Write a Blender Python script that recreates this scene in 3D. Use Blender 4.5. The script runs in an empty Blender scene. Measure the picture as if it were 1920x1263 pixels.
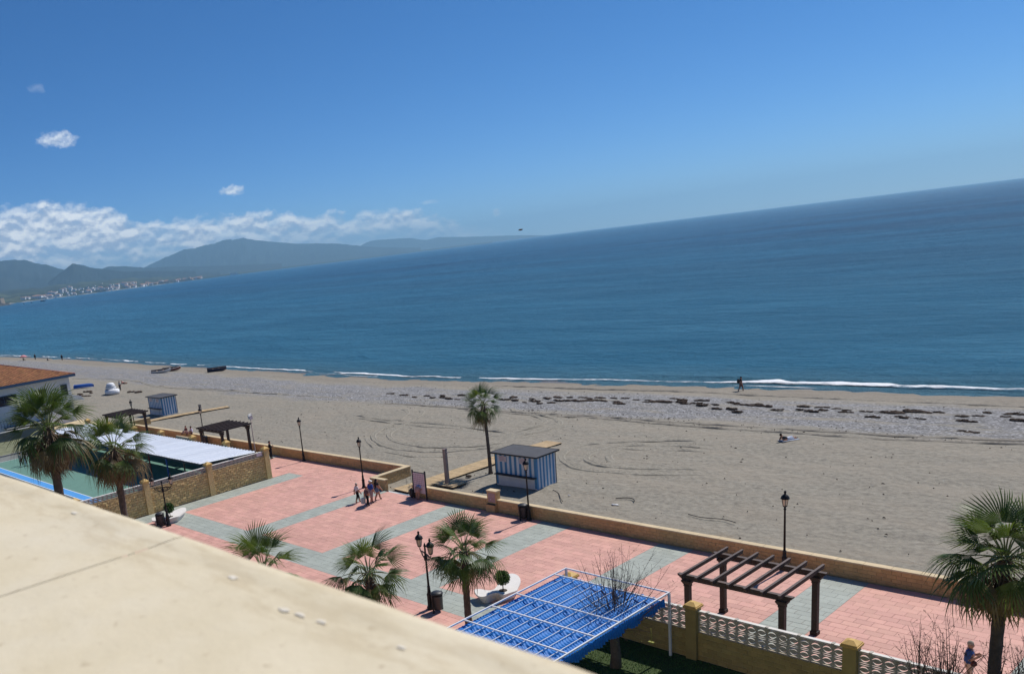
import bpy, bmesh, math, random
import numpy as np
from mathutils import Matrix, Vector
PI = math.pi
R = math.radians
sc = bpy.context.scene
col = sc.collection
random.seed(11)

# ------------------------------------------------------------------ camera
cam_d = bpy.data.cameras.new('camera')
cam = bpy.data.objects.new('camera', cam_d)
col.objects.link(cam)
cx_, cu_, cf_ = Vector((0.634235, 0.764347, -0.116269)), Vector((-0.117557, 0.243976, 0.96263)), Vector((-0.76415, 0.596866, -0.244593))
m = Matrix((cx_, cu_, -cf_)).transposed().to_4x4()
m.translation = Vector((0, 0, 18))
cam.matrix_world = m
cam_d.sensor_width = 36
cam_d.lens = 30.28
cam_d.shift_x = 0.16927
cam_d.shift_y = 0.13854
cam_d.clip_start = 0.05
cam_d.clip_end = 80000
cam_d.dof.use_dof = True
cam_d.dof.focus_distance = 55
cam_d.dof.aperture_fstop = 5.6
sc.camera = cam

# ------------------------------------------------------------------ world, sun, exposure
SUN_EL, SUN_ROT = R(52), R(3.5)
w = bpy.data.worlds.new('World')
sc.world = w
w.use_nodes = True
WT = w.node_tree
WN, WL = WT.nodes, WT.links
WN.clear()
sky = WN.new('ShaderNodeTexSky')
sky.sky_type = 'NISHITA'
sky.sun_disc = False
sky.sun_elevation = SUN_EL
sky.sun_rotation = SUN_ROT
sky.air_density = 0.6
sky.dust_density = 0.0
sky.ozone_density = 10.0
sun_d = bpy.data.lights.new('sun', 'SUN')
sun_d.energy = 4.8
sun_d.angle = R(0.5)
sun_d.color = (1.0, 0.955, 0.89)
sun = bpy.data.objects.new('sun', sun_d)
col.objects.link(sun)
sdir = Vector((math.sin(SUN_ROT) * math.cos(SUN_EL), math.cos(SUN_ROT) * math.cos(SUN_EL), math.sin(SUN_EL)))
sun.rotation_euler = sdir.to_track_quat('Z', 'Y').to_euler()
sun.location = (0, 60, 80)
SKY_STRENGTH = 0.1
sc.view_settings.view_transform = 'Standard'
sc.view_settings.look = 'None'
sc.view_settings.gamma = 1
sc.view_settings.use_curve_mapping = False
sc.view_settings.exposure = 0.0
sc.render.engine = 'CYCLES'
sc.cycles.max_bounces = 6
sc.cycles.transparent_max_bounces = 12
sc.cycles.volume_bounces = 0
sc.cycles.caustics_reflective = False
sc.cycles.caustics_refractive = False


def wmath(op, a, b=None, c=None, clamp=False):
    n = WN.new('ShaderNodeMath')
    n.operation = op
    n.use_clamp = clamp
    for i, v in enumerate((a, b, c)):
        if v is None:
            continue
        if isinstance(v, (int, float)):
            n.inputs[i].default_value = v
        else:
            WL.new(v, n.inputs[i])
    return n.outputs[0]


def clouds():
    """fair-weather cumulus in the sky: a bank low over the mountains and a few single puffs above it"""
    tc = WN.new('ShaderNodeTexCoord')
    sep = WN.new('ShaderNodeSeparateXYZ')
    WL.new(tc.outputs['Generated'], sep.inputs[0])
    deg = 180 / PI
    az = wmath('MULTIPLY', wmath('ARCTAN2', sep.outputs[1], sep.outputs[0]), deg)
    az = wmath('MODULO', wmath('ADD', az, 720.0), 360.0)
    el = wmath('MULTIPLY', wmath('ARCSINE', sep.outputs[2]), deg)

    def noise(sx, sy, oy, scale, detail, rough):
        cmb = WN.new('ShaderNodeCombineXYZ')
        WL.new(wmath('MULTIPLY', az, sx), cmb.inputs[0])
        WL.new(wmath('ADD', wmath('MULTIPLY', el, sy), oy), cmb.inputs[1])
        n = WN.new('ShaderNodeTexNoise')
        n.inputs['Scale'].default_value = scale
        n.inputs['Detail'].default_value = detail
        n.inputs['Roughness'].default_value = rough
        WL.new(cmb.outputs[0], n.inputs['Vector'])
        return n.outputs['Fac']
    n1 = noise(0.85, 1.15, 0, 0.95, 8, 0.53)
    n2 = noise(0.85, 1.15, 0.34, 0.95, 8, 0.53)
    big = noise(0.3, 0.7, 5, 1.0, 3, 0.5)
    mass = noise(0.6, 1.25, 9, 1.0, 7, 0.54)
    mass2 = noise(0.6, 1.25, 9.30, 1.0, 7, 0.54)
    # upper edge of the bank as a function of the azimuth, thinning out towards the open sea
    cur = WN.new('ShaderNodeFloatCurve')
    WL.new(wmath('DIVIDE', wmath('SUBTRACT', az, 120.0), 60.0, clamp=True), cur.inputs['Value'])
    pts = [(120, 0.0), (128, 0.2), (131, 1.0), (134, 2.1), (136.5, 2.8), (140, 2.9), (145, 3.55), (149, 3.75), (152, 3.7), (153, 4.1), (154.5, 5.0), (157, 5.4), (161, 5.5), (168, 5.6), (180, 4.5)]
    cm = cur.mapping.curves[0]
    while len(cm.points) > 2:
        cm.points.remove(cm.points[1])
    for i, (a, e) in enumerate(pts):
        x, y = (a - 120) / 60, e / 10
        if i == 0:
            cm.points[0].location = (x, y)
        elif i == len(pts) - 1:
            cm.points[-1].location = (x, y)
        else:
            cm.points.new(x, y)
    cur.mapping.update()
    top = wmath('MULTIPLY', cur.outputs[0], 10.0)
    # signed height below the top edge
    below = wmath('SUBTRACT', wmath('ADD', top, wmath('MULTIPLY', wmath('SUBTRACT', n1, 0.5), 2.6)), el)
    edge = wmath('SMOOTH_MIN', wmath('MULTIPLY', below, 1.5), 1.0, 0.2, clamp=True)
    gap = wmath('MULTIPLY', wmath('SUBTRACT', wmath('ADD', big, wmath('MULTIPLY', wmath('SUBTRACT', mass, 0.5), 0.7)), 0.36), 6.0, clamp=True)
    lowfade = wmath('MULTIPLY', wmath('SUBTRACT', wmath('ADD', el, wmath('MULTIPLY', wmath('SUBTRACT', mass, 0.5), 2.6)), wmath('MULTIPLY', top, 0.22)), 0.75, clamp=True)
    seafade = wmath('MULTIPLY', wmath('SUBTRACT', az, 128.0), 0.22, clamp=True)
    bank = wmath('MULTIPLY', wmath('MULTIPLY', edge, wmath('ADD', wmath('MULTIPLY', gap, 0.36), 0.64)), wmath('MULTIPLY', wmath('ADD', wmath('MULTIPLY', lowfade, 0.42), 0.58), seafade))
    # single puffs: azimuth, elevation, half width, half height, strength
    dens = bank
    for a, e, rx, ry, s in ((156.45, 8.82, 1.35, 0.58, 0.95), (146.45, 4.98, 0.9, 0.40, 1.0), (157.1, 11.6, 0.6, 0.35, 0.2), (130.1, 1.75, 0.3, 0.3, 0.75), (134.2, 2.85, 0.9, 0.16, 0.3)):
        dx = wmath('DIVIDE', wmath('SUBTRACT', az, a), rx)
        dy = wmath('DIVIDE', wmath('SUBTRACT', el, e), ry)
        r2 = wmath('ADD', wmath('MULTIPLY', dx, dx), wmath('MULTIPLY', dy, dy))
        f = noise(1.7, 2.2, a, 1.3, 7, 0.62)
        v = wmath('ADD', wmath('SUBTRACT', 0.85, r2), wmath('MULTIPLY', wmath('SUBTRACT', f, 0.5), 2.4))
        v = wmath('MULTIPLY', wmath('MULTIPLY', v, 0.8, clamp=True), s)
        dens = wmath('MAXIMUM', dens, v)
    # light and dark faces of the heaps: denser air above means a darker underside
    shade = wmath('ADD', wmath('MULTIPLY', wmath('SUBTRACT', mass, mass2), 4.0), wmath('MULTIPLY', wmath('SUBTRACT', n1, n2), 4.5))
    rim = wmath('SUBTRACT', 1.0, wmath('MULTIPLY', below, 0.55, clamp=True))
    lit = wmath('ADD', wmath('ADD', 0.40, shade), wmath('MULTIPLY', rim, 0.35), clamp=True)
    mix = WN.new('ShaderNodeMix')
    mix.data_type = 'RGBA'
    WL.new(lit, mix.inputs[0])
    mix.inputs[6].default_value = (4.3, 5.4, 7.3, 1)
    mix.inputs[7].default_value = (10.2, 10.6, 11.0, 1)
    out = WN.new('ShaderNodeMix')
    out.data_type = 'RGBA'
    WL.new(dens, out.inputs[0])
    hs = WN.new('ShaderNodeHueSaturation')
    hs.inputs['Saturation'].default_value = 1.14
    hs.inputs['Value'].default_value = 1.02
    WL.new(sky.outputs[0], hs.inputs['Color'])
    WL.new(hs.outputs[0], out.inputs[6])
    WL.new(mix.outputs[2], out.inputs[7])
    return out.outputs[2]


bg = WN.new('ShaderNodeBackground')
wo = WN.new('ShaderNodeOutputWorld')
WL.new(clouds(), bg.inputs[0])
bg.inputs[1].default_value = SKY_STRENGTH
WL.new(bg.outputs[0], wo.inputs[0])


# ------------------------------------------------------------------ materials
class NT:
    def __init__(s, name):
        s.m = bpy.data.materials.new(name)
        s.m.use_nodes = True
        s.t = s.m.node_tree
        s.N, s.L = s.t.nodes, s.t.links
        s.p = s.N['Principled BSDF']

    def n(s, typ, **kw):
        x = s.N.new(typ)
        for k, v in kw.items():
            setattr(x, k, v)
        return x

    def link(s, a, b):
        s.L.new(a, b)

    def math(s, op, a, b=None, clamp=False):
        n = s.N.new('ShaderNodeMath')
        n.operation = op
        n.use_clamp = clamp
        for i, v in enumerate((a, b)):
            if v is None:
                continue
            if isinstance(v, (int, float)):
                n.inputs[i].default_value = v
            else:
                s.L.new(v, n.inputs[i])
        return n.outputs[0]

    def noise(s, scale, detail=4, rough=0.55, vec=None, stretch=None):
        if vec is None:
            vec = s.coord()
        if stretch:
            mp = s.n('ShaderNodeMapping')
            mp.inputs['Scale'].default_value = stretch
            s.link(vec, mp.inputs['Vector'])
            vec = mp.outputs[0]
        n = s.n('ShaderNodeTexNoise')
        n.inputs['Scale'].default_value = scale
        n.inputs['Detail'].default_value = detail
        n.inputs['Roughness'].default_value = rough
        s.link(vec, n.inputs['Vector'])
        return n.outputs['Fac']

    def coord(s, kind='Object'):
        if not hasattr(s, 'tc'):
            s.tc = s.n('ShaderNodeTexCoord')
        return s.tc.outputs[kind]

    def pos(s):
        if not hasattr(s, 'geo'):
            s.geo = s.n('ShaderNodeNewGeometry')
        return s.geo.outputs['Position']

    def ramp(s, fac, stops):
        r = s.n('ShaderNodeValToRGB')
        e = r.color_ramp.elements
        while len(e) > 1:
            e.remove(e[-1])
        e[0].position = stops[0][0]
        e[0].color = (*stops[0][1], 1)
        for p, c in stops[1:]:
            x = e.new(p)
            x.color = (*c, 1)
        s.link(fac, r.inputs[0])
        return r.outputs[0]

    def mix(s, fac, a, b, mode='MIX'):
        x = s.n('ShaderNodeMix', data_type='RGBA', blend_type=mode)
        for i, v in ((0, fac), (6, a), (7, b)):
            if isinstance(v, (int, float)):
                x.inputs[i].default_value = v
            elif isinstance(v, tuple):
                x.inputs[i].default_value = (*v, 1)
            else:
                s.link(v, x.inputs[i])
        return x.outputs[2]

    def bump(s, h, strength, dist, prev=None):
        b = s.n('ShaderNodeBump')
        b.inputs['Strength'].default_value = strength
        b.inputs['Distance'].default_value = dist
        s.link(h, b.inputs['Height'])
        if prev is not None:
            s.link(prev, b.inputs['Normal'])
        s.link(b.outputs[0], s.p.inputs['Normal'])
        return b.outputs[0]


def dark(c, f):
    return tuple(v * f for v in c)


def mat(name, c, rough=0.6, var=0.12, scale=3.0, bump=0.0, bscale=None, bdist=0.01, metal=0.0, rand=0.0, spec=0.5, world=False, stain=0.0):
    """plain procedural surface: mottled colour, optional grain in relief, optional tone per object or loose piece"""
    k = NT(name)
    vec = k.pos() if world else k.coord()
    f = k.noise(scale, 5, 0.6, vec)
    cc = k.ramp(f, [(0.25, dark(c, 1 - var)), (0.75, dark(c, 1 + var))])
    if stain:
        f2 = k.noise(scale * 0.22, 6, 0.65, vec)
        cc = k.mix(k.math('MULTIPLY', k.math('SUBTRACT', f2, 0.5, True), 4 * stain, True), cc, dark(c, 0.55))
    if rand:
        oi = k.n('ShaderNodeObjectInfo')
        k.pos()
        r = k.math('FRACT', k.math('ADD', oi.outputs['Random'], k.geo.outputs['Random Per Island']))
        hsv = k.n('ShaderNodeHueSaturation')
        k.link(k.math('ADD', k.math('MULTIPLY', r, 2 * rand), 1 - rand), hsv.inputs['Value'])
        r2 = k.math('FRACT', k.math('MULTIPLY', r, 7.31))
        k.link(k.math('ADD', k.math('MULTIPLY', r2, rand * 0.06), 0.5 - rand * 0.03), hsv.inputs['Hue'])
        k.link(cc, hsv.inputs['Color'])
        cc = hsv.outputs[0]
    k.link(cc, k.p.inputs['Base Color'])
    k.p.inputs['Roughness'].default_value = rough
    k.p.inputs['Metallic'].default_value = metal
    k.p.inputs['Specular IOR Level'].default_value = spec
    if bump:
        k.bump(k.noise(bscale or scale * 6, 6, 0.6, vec), bump, bdist)
    return k.m


M = {}
M['pink'] = mat('pink paver', (0.58, 0.312, 0.252), 0.75, 0.09, 0.9, 0.25, 30, 0.004, rand=0.10, world=True, stain=0.3)
M['grey'] = mat('grey green paver', (0.325, 0.352, 0.312), 0.75, 0.10, 1.2, 0.25, 30, 0.004, rand=0.07, world=True, stain=0.12)
M['joint'] = mat('paver joint', (0.24, 0.15, 0.13), 0.9, 0.2, 4, world=True)
M['block'] = mat('sandstone block', (0.52, 0.345, 0.16), 0.85, 0.16, 3, 0.4, 40, 0.006, rand=0.10, world=True, stain=0.2)
M['coping'] = mat('pale coping stone', (0.57, 0.45, 0.275), 0.8, 0.12, 2, 0.3, 30, 0.005, rand=0.06, world=True, stain=0.2)
M['mortar'] = mat('wall mortar', (0.50, 0.38, 0.21), 0.9, 0.12, 4, world=True)
M['olive'] = mat('garden wall block', (0.37, 0.275, 0.105), 0.85, 0.15, 2.5, 0.35, 45, 0.006, rand=0.10, world=True, stain=0.35)
M['split'] = mat('split face block', (0.62, 0.45, 0.205), 0.9, 0.16, 5, 0.8, 9, 0.08, rand=0.13, world=True)
M['yellow'] = mat('ochre painted cap', (0.56, 0.36, 0.11), 0.7, 0.15, 4, 0.15, 30, 0.004, world=True)
M['lattice'] = mat('grey concrete lattice', (0.42, 0.39, 0.34), 0.85, 0.12, 6, 0.2, 40, 0.004, rand=0.06)
M['rail'] = mat('white top rail', (0.66, 0.63, 0.58), 0.7, 0.12, 2, world=True)
M['iron'] = mat('black iron', (0.008, 0.008, 0.010), 0.5, 0.3, 8, 0.1, 40, 0.002, spec=0.3)
M['lglass'] = mat('frosted lantern glass', (0.62, 0.55, 0.42), 0.25, 0.1, 6)
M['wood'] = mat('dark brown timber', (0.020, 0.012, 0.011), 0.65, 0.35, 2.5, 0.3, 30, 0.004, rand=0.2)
M['woodtop'] = mat('paler timber top', (0.085, 0.058, 0.052), 0.7, 0.35, 4, 0.3, 30, 0.004, rand=0.2)  # paler tone on the top faces of beams and rafters
M['steel'] = mat('white painted steel', (0.72, 0.73, 0.76), 0.4, 0.06, 4)
M['white'] = mat('white paint', (0.70, 0.71, 0.72), 0.6, 0.08, 2, rand=0.04)
M['kwhite'] = mat('kiosk white board', (0.62, 0.66, 0.72), 0.6, 0.08, 3, rand=0.05)
M['kblue'] = mat('kiosk blue board', (0.07, 0.24, 0.45), 0.6, 0.12, 3, rand=0.1)
M['kroof'] = mat('dark grey roof felt', (0.060, 0.062, 0.072), 0.85, 0.2, 1.5, 0.2, 30, 0.004, stain=0.2)
M['kdark'] = mat('plain black trim', (0.014, 0.014, 0.018), 0.6, 0.2, 5)  # the trim's own near-black colour
M['plank'] = mat('boardwalk timber', (0.44, 0.315, 0.17), 0.8, 0.2, 3, 0.25, 30, 0.004, rand=0.12, world=True, stain=0.2)
M['post'] = mat('weathered post', (0.30, 0.235, 0.21), 0.8, 0.25, 5, 0.3, 30, 0.005)
M['concrete'] = mat('white concrete', (0.68, 0.65, 0.61), 0.75, 0.07, 3, 0.15, 40, 0.003, stain=0.1)
M['soil'] = mat('dark soil', (0.05, 0.035, 0.022), 0.95, 0.3, 20)
M['leafbush'] = mat('clipped bush leaves', (0.045, 0.115, 0.016), 0.6, 0.25, 12)
M['bark'] = mat('grey bark', (0.115, 0.092, 0.078), 0.9, 0.35, 9, 0.9, 22, 0.02)
M['twig'] = mat('brown twig', (0.095, 0.062, 0.050), 0.8, 0.3, 9)
M['bud'] = mat('pale spring leaf', (0.30, 0.30, 0.04), 0.6, 0.3, 9, rand=0.3)
M['palmtrunk'] = mat('palm trunk bark', (0.105, 0.082, 0.065), 0.95, 0.4, 6, 1.0, 14, 0.03, stain=0.4)
M['boots'] = mat('old palm leaf bases', (0.125, 0.080, 0.055), 0.9, 0.4, 9, rand=0.35)
M['bin'] = mat('dark grey bin', (0.025, 0.026, 0.03), 0.5, 0.2, 6)
M['asphalt'] = mat('asphalt', (0.05, 0.05, 0.052), 0.9, 0.2, 2, 0.3, 60, 0.005, world=True)
M['kerb'] = mat('kerb stone', (0.36, 0.35, 0.33), 0.85, 0.12, 3, world=True)
M['stucco'] = mat('white stucco', (0.66, 0.67, 0.70), 0.85, 0.06, 1.2, 0.2, 40, 0.004, stain=0.12)
M['facade'] = mat('cream stucco facade', (0.60, 0.50, 0.32), 0.85, 0.06, 1.2, 0.2, 40, 0.004)
M['fasciablue'] = mat('blue eave board', (0.045, 0.10, 0.19), 0.6, 0.12, 3)
M['window'] = mat('dark window glass', (0.02, 0.03, 0.045), 0.12, 0.2, 2)
M['rooftile'] = mat('terracotta roof tile', (0.33, 0.145, 0.062), 0.85, 0.28, 1.6, 0.3, 20, 0.01, rand=0.22, world=True, stain=0.3)
M['court'] = mat('green sports court', (0.115, 0.235, 0.19), 0.8, 0.08, 1.2, 0.1, 60, 0.002, world=True)
M['courtblue'] = mat('blue court border', (0.075, 0.30, 0.66), 0.7, 0.06, 1.2, world=True)
M['line'] = mat('white court line', (0.72, 0.74, 0.74), 0.7, 0.06, 3, world=True)
M['sheet'] = mat('white roofing sheet', (0.76, 0.79, 0.84), 0.45, 0.06, 0.7, rand=0.02, stain=0.1)
M['red'] = mat('red painted post', (0.30, 0.03, 0.025), 0.5, 0.1, 5)
M['bluepost'] = mat('blue painted post', (0.03, 0.09, 0.36), 0.5, 0.1, 5)
M['brownpost'] = mat('brown post', (0.16, 0.10, 0.07), 0.6, 0.1, 5)
M['panelpink'] = mat('pale printed panel', (0.62, 0.53, 0.55), 0.5, 0.05, 3)
M['print'] = mat('mauve print', (0.26, 0.17, 0.22), 0.5, 0.25, 6, rand=0.35)
M['printred'] = mat('red print', (0.50, 0.06, 0.06), 0.5, 0.1, 6)
M['mosaic'] = mat('pinkish tile panel', (0.36, 0.24, 0.24), 0.5, 0.35, 14)
M['lawnbase'] = mat('lawn soil', (0.035, 0.06, 0.012), 0.95, 0.3, 5, 0.5, 60, 0.02, world=True)
M['grassblade'] = mat('artificial turf blade', (0.05, 0.135, 0.022), 0.7, 0.3, 3, rand=0.2)
M['weed'] = mat('dried seaweed', (0.060, 0.036, 0.022), 0.95, 0.45, 12, 0.9, 30, 0.04)
M['navy'] = mat('navy boat paint', (0.012, 0.018, 0.055), 0.4, 0.15, 3)
M['boatwhite'] = mat('white boat paint', (0.60, 0.60, 0.60), 0.45, 0.1, 3)
M['boatred'] = mat('faded red boat paint', (0.24, 0.10, 0.09), 0.5, 0.2, 3)
M['boatblue'] = mat('blue boat paint', (0.025, 0.09, 0.34), 0.4, 0.1, 3)
M['boatin'] = mat('boat inside timber', (0.20, 0.14, 0.10), 0.7, 0.2, 3)
M['tarp'] = mat('white tarpaulin', (0.72, 0.73, 0.75), 0.6, 0.05, 3, 0.3, 6, 0.03)
M['rope'] = mat('black hose', (0.03, 0.028, 0.026), 0.8, 0.2, 8)
M['litter'] = mat('white plastic scrap', (0.75, 0.75, 0.75), 0.5, 0.05, 8)
M['townwhite'] = mat('white town wall', (0.82, 0.82, 0.82), 0.8, 0.06, 0.1)
M['towncream'] = mat('cream town wall', (0.62, 0.50, 0.37), 0.8, 0.06, 0.1)
M['townroof'] = mat('town tile roof', (0.34, 0.19, 0.13), 0.85, 0.15, 0.1)
M['rock'] = mat('dark headland rock', (0.045, 0.042, 0.040), 0.95, 0.4, 0.05, 0.5, 0.5, 0.5)
M['castle'] = mat('old fort stone', (0.40, 0.31, 0.22), 0.9, 0.15, 0.2)
M['greywall'] = mat('grey rendered wall', (0.17, 0.18, 0.17), 0.9, 0.15, 1.0, world=True)
M['gravel'] = mat('scrubby bank', (0.16, 0.17, 0.10), 0.95, 0.4, 1.5, 0.5, 12, 0.05, world=True)


def frond_mat(name, c1, c2, trans):
    k = NT(name)
    oi = k.n('ShaderNodeObjectInfo')
    f = k.noise(7, 3)
    cc = k.mix(oi.outputs['Random'], c1, c2)
    cc = k.mix(k.math('MULTIPLY', f, 0.5), cc, dark(c1, 0.55))
    k.link(cc, k.p.inputs['Base Color'])
    k.p.inputs['Roughness'].default_value = 0.5
    tr = k.n('ShaderNodeBsdfTranslucent')
    k.link(cc, tr.inputs[0])
    mx = k.n('ShaderNodeMixShader')
    mx.inputs[0].default_value = trans
    k.link(k.p.outputs[0], mx.inputs[1])
    k.link(tr.outputs[0], mx.inputs[2])
    k.link(mx.outputs[0], k.N['Material Output'].inputs[0])
    return k.m


M['frond'] = frond_mat('green palm frond', (0.052, 0.105, 0.016), (0.14, 0.19, 0.030), 0.36)
M['frondold'] = frond_mat('ageing palm frond', (0.16, 0.13, 0.045), (0.28, 0.19, 0.085), 0.2)
M['fronddead'] = frond_mat('dead palm frond', (0.16, 0.105, 0.060), (0.30, 0.205, 0.12), 0.15)
M['petiole'] = mat('palm leaf stalk', (0.15, 0.17, 0.06), 0.5, 0.2, 6)
M['petiolebrown'] = mat('dry palm leaf stalk', (0.17, 0.11, 0.06), 0.7, 0.2, 6)


def sand_mat():
    k = NT('beach sand')
    P = k.pos()
    sx = k.n('ShaderNodeSeparateXYZ')
    k.link(P, sx.inputs[0])
    at = k.n('ShaderNodeAttribute')
    at.attribute_name = 'sea_dist'          # metres above the water's edge, follows the shoreline
    wob = k.math('MULTIPLY', k.math('SUBTRACT', k.noise(0.11, 4, 0.6, P), 0.5), 9)
    d = k.math('ADD', at.outputs['Fac'], wob)
    fine = k.noise(2.6, 8, 0.72, P)
    med = k.noise(0.25, 5, 0.6, P, (0.5, 1.3, 1))
    c = k.ramp(fine, [(0.30, (0.140, 0.125, 0.102)), (0.50, (0.238, 0.216, 0.173)), (0.72, (0.315, 0.288, 0.235))])
    c = k.mix(k.math('MULTIPLY', k.math('SUBTRACT', med, 0.42, True), 2.2, True), c, (0.285, 0.245, 0.19))
    # footprints: scattered dark dents
    vo = k.n('ShaderNodeTexVoronoi')
    vo.inputs['Scale'].default_value = 1.5
    k.link(P, vo.inputs['Vector'])
    # shingle band: grey and bluish pebbles, mixed with sand
    vs = k.n('ShaderNodeTexVoronoi')
    vs.inputs['Scale'].default_value = 6.5
    k.link(P, vs.inputs['Vector'])
    bw = k.n('ShaderNodeSeparateColor')
    k.link(vs.outputs['Color'], bw.inputs[0])
    peb = k.ramp(bw.outputs[0], [(0.0, (0.055, 0.058, 0.066)), (0.45, (0.16, 0.16, 0.168)), (0.8, (0.25, 0.252, 0.27)), (1.0, (0.46, 0.46, 0.48))])
    pn = k.noise(0.5, 5, 0.65, P, (0.35, 1.2, 1))
    up = k.math('MULTIPLY', k.math('SUBTRACT', 26.5, d), 0.35, True)
    lo = k.math('MULTIPLY', k.math('SUBTRACT', d, 8.5), 0.4, True)
    band = k.math('MULTIPLY', k.math('MULTIPLY', up, lo), k.math('MULTIPLY', k.math('SUBTRACT', pn, 0.30), 5.0, True))
    c = k.mix(k.math('MULTIPLY', band, 0.8), c, peb)
    # brown damp strand towards the water and wet rim at the edge
    damp = k.math('MULTIPLY', k.math('SUBTRACT', 9.0, d), 0.22, True)
    c = k.mix(k.math('MULTIPLY', damp, 0.6), c, (0.20, 0.165, 0.125))
    wet = k.math('MULTIPLY', k.math('SUBTRACT', 2.2, at.outputs['Fac']), 0.9, True)
    c = k.mix(k.math('MULTIPLY', wet, 0.8), c, (0.075, 0.062, 0.048))
    # drifts of straw by the promenade wall
    straw = k.math('MULTIPLY', k.math('SUBTRACT', k.noise(0.8, 6, 0.7, P, (0.5, 1.4, 1)), 0.53, True), 9, True)
    near = k.math('MULTIPLY', k.math('SUBTRACT', 47.5, sx.outputs[1]), 0.35, True)
    c = k.mix(k.math('MULTIPLY', k.math('MULTIPLY', straw, near), 0.55), c, (0.26, 0.165, 0.075))
    k.link(c, k.p.inputs['Base Color'])
    k.link(k.math('SUBTRACT', 0.95, k.math('MULTIPLY', wet, 0.6)), k.p.inputs['Roughness'])
    b = k.bump(k.noise(1.6, 9, 0.70, P), 1.0, 0.125)
    b = k.bump(k.math('MULTIPLY', vo.outputs['Distance'], 1), 0.55, 0.10, b)
    k.bump(k.math('MULTIPLY', vs.outputs['Distance'], band), 0.6, 0.08, b)
    return k.m


M['sand'] = sand_mat()
M['rut'] = mat('raked wheel rut sand', (0.262, 0.238, 0.192), 0.95, 0.2, 3, 0.6, 9, 0.03, world=True)
M['rutdark'] = mat('darker wheel rut sand', (0.215, 0.192, 0.156), 0.95, 0.2, 3, 0.6, 9, 0.03, world=True)  # darker sand tone for the tracks in DARK_TRACKS


def sea_mat():
    k = NT('sea water')
    P = k.pos()
    sx = k.n('ShaderNodeSeparateXYZ')
    k.link(P, sx.inputs[0])
    at = k.n('ShaderNodeAttribute')
    at.attribute_name = 'offshore'
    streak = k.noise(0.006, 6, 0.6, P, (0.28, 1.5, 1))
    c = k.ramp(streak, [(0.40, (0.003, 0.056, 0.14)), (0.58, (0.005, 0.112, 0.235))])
    ripple_shade = k.noise(0.045, 9, 0.74, P, (0.4, 1.2, 1))  # lights and darks of wind ripple, painted into the water colour
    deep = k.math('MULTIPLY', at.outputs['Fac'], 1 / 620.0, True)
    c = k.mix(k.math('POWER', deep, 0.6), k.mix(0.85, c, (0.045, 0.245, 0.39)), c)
    c = k.mix(k.math('MULTIPLY', k.math('SUBTRACT', ripple_shade, 0.36, True), 3.2, True), k.mix(0.80, (0.0, 0.0, 0.0), c), k.mix(0.18, c, (0.20, 0.46, 0.62)))
    sh = k.math('SUBTRACT', 1.0, k.math('MULTIPLY', at.outputs['Fac'], 1 / 16.0, True))
    c = k.mix(k.math('MULTIPLY', sh, 0.65), c, (0.10, 0.20, 0.235))
    k.link(c, k.p.inputs['Base Color'])
    k.p.inputs['Roughness'].default_value = 0.34
    k.p.inputs['IOR'].default_value = 1.33
    k.p.inputs['Specular IOR Level'].default_value = 0.13
    b = k.bump(k.noise(0.055, 5, 0.6, P, (0.6, 1.5, 1)), 0.8, 3.5)
    b = k.bump(k.noise(0.20, 7, 0.74, P, (0.5, 1.3, 1)), 1.0, 4.5, b)
    k.bump(k.noise(2.2, 4, 0.6, P, (0.6, 1.3, 1)), 0.6, 0.3, b)
    return k.m


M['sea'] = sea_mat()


def foam_mat():
    k = NT('white surf foam')
    P = k.pos()
    k.p.inputs['Base Color'].default_value = (0.80, 0.82, 0.84, 1)
    k.p.inputs['Roughness'].default_value = 0.7
    at = k.n('ShaderNodeAttribute')
    at.attribute_name = 'cover'
    n = k.noise(1.3, 7, 0.7, P, (0.45, 1.0, 1))
    a = k.math('MULTIPLY', k.math('SUBTRACT', k.math('ADD', at.outputs['Fac'], n), 0.98), 3.6, True)
    k.link(a, k.p.inputs['Alpha'])
    k.bump(k.noise(1.2, 6, 0.7, P), 0.8, 0.3)
    return k.m


M['foam'] = foam_mat()


def land_mat(name, c1, c2, scale, c3=None):
    k = NT(name)
    P = k.pos()
    f = k.noise(scale, 7, 0.62, P)
    c = k.ramp(f, [(0.35, c1), (0.62, c2)])
    if c3:
        c = k.mix(k.math('MULTIPLY', k.math('SUBTRACT', k.noise(scale * 0.35, 4, 0.55, P), 0.52, True), 8, True), c, c3)
    k.link(c, k.p.inputs['Base Color'])
    k.p.inputs['Roughness'].default_value = 0.95
    k.p.inputs['Specular IOR Level'].default_value = 0.1
    return k.m


M['hill'] = land_mat('hill scrub', (0.016, 0.028, 0.034), (0.028, 0.040, 0.043), 0.0012)
M['coastland'] = land_mat('coast land', (0.018, 0.028, 0.023), (0.040, 0.050, 0.034), 0.006, (0.075, 0.09, 0.05))
M['farbeach'] = mat('far pale beach', (0.46, 0.41, 0.33), 0.95, 0.1, 0.01, world=True)


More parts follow.
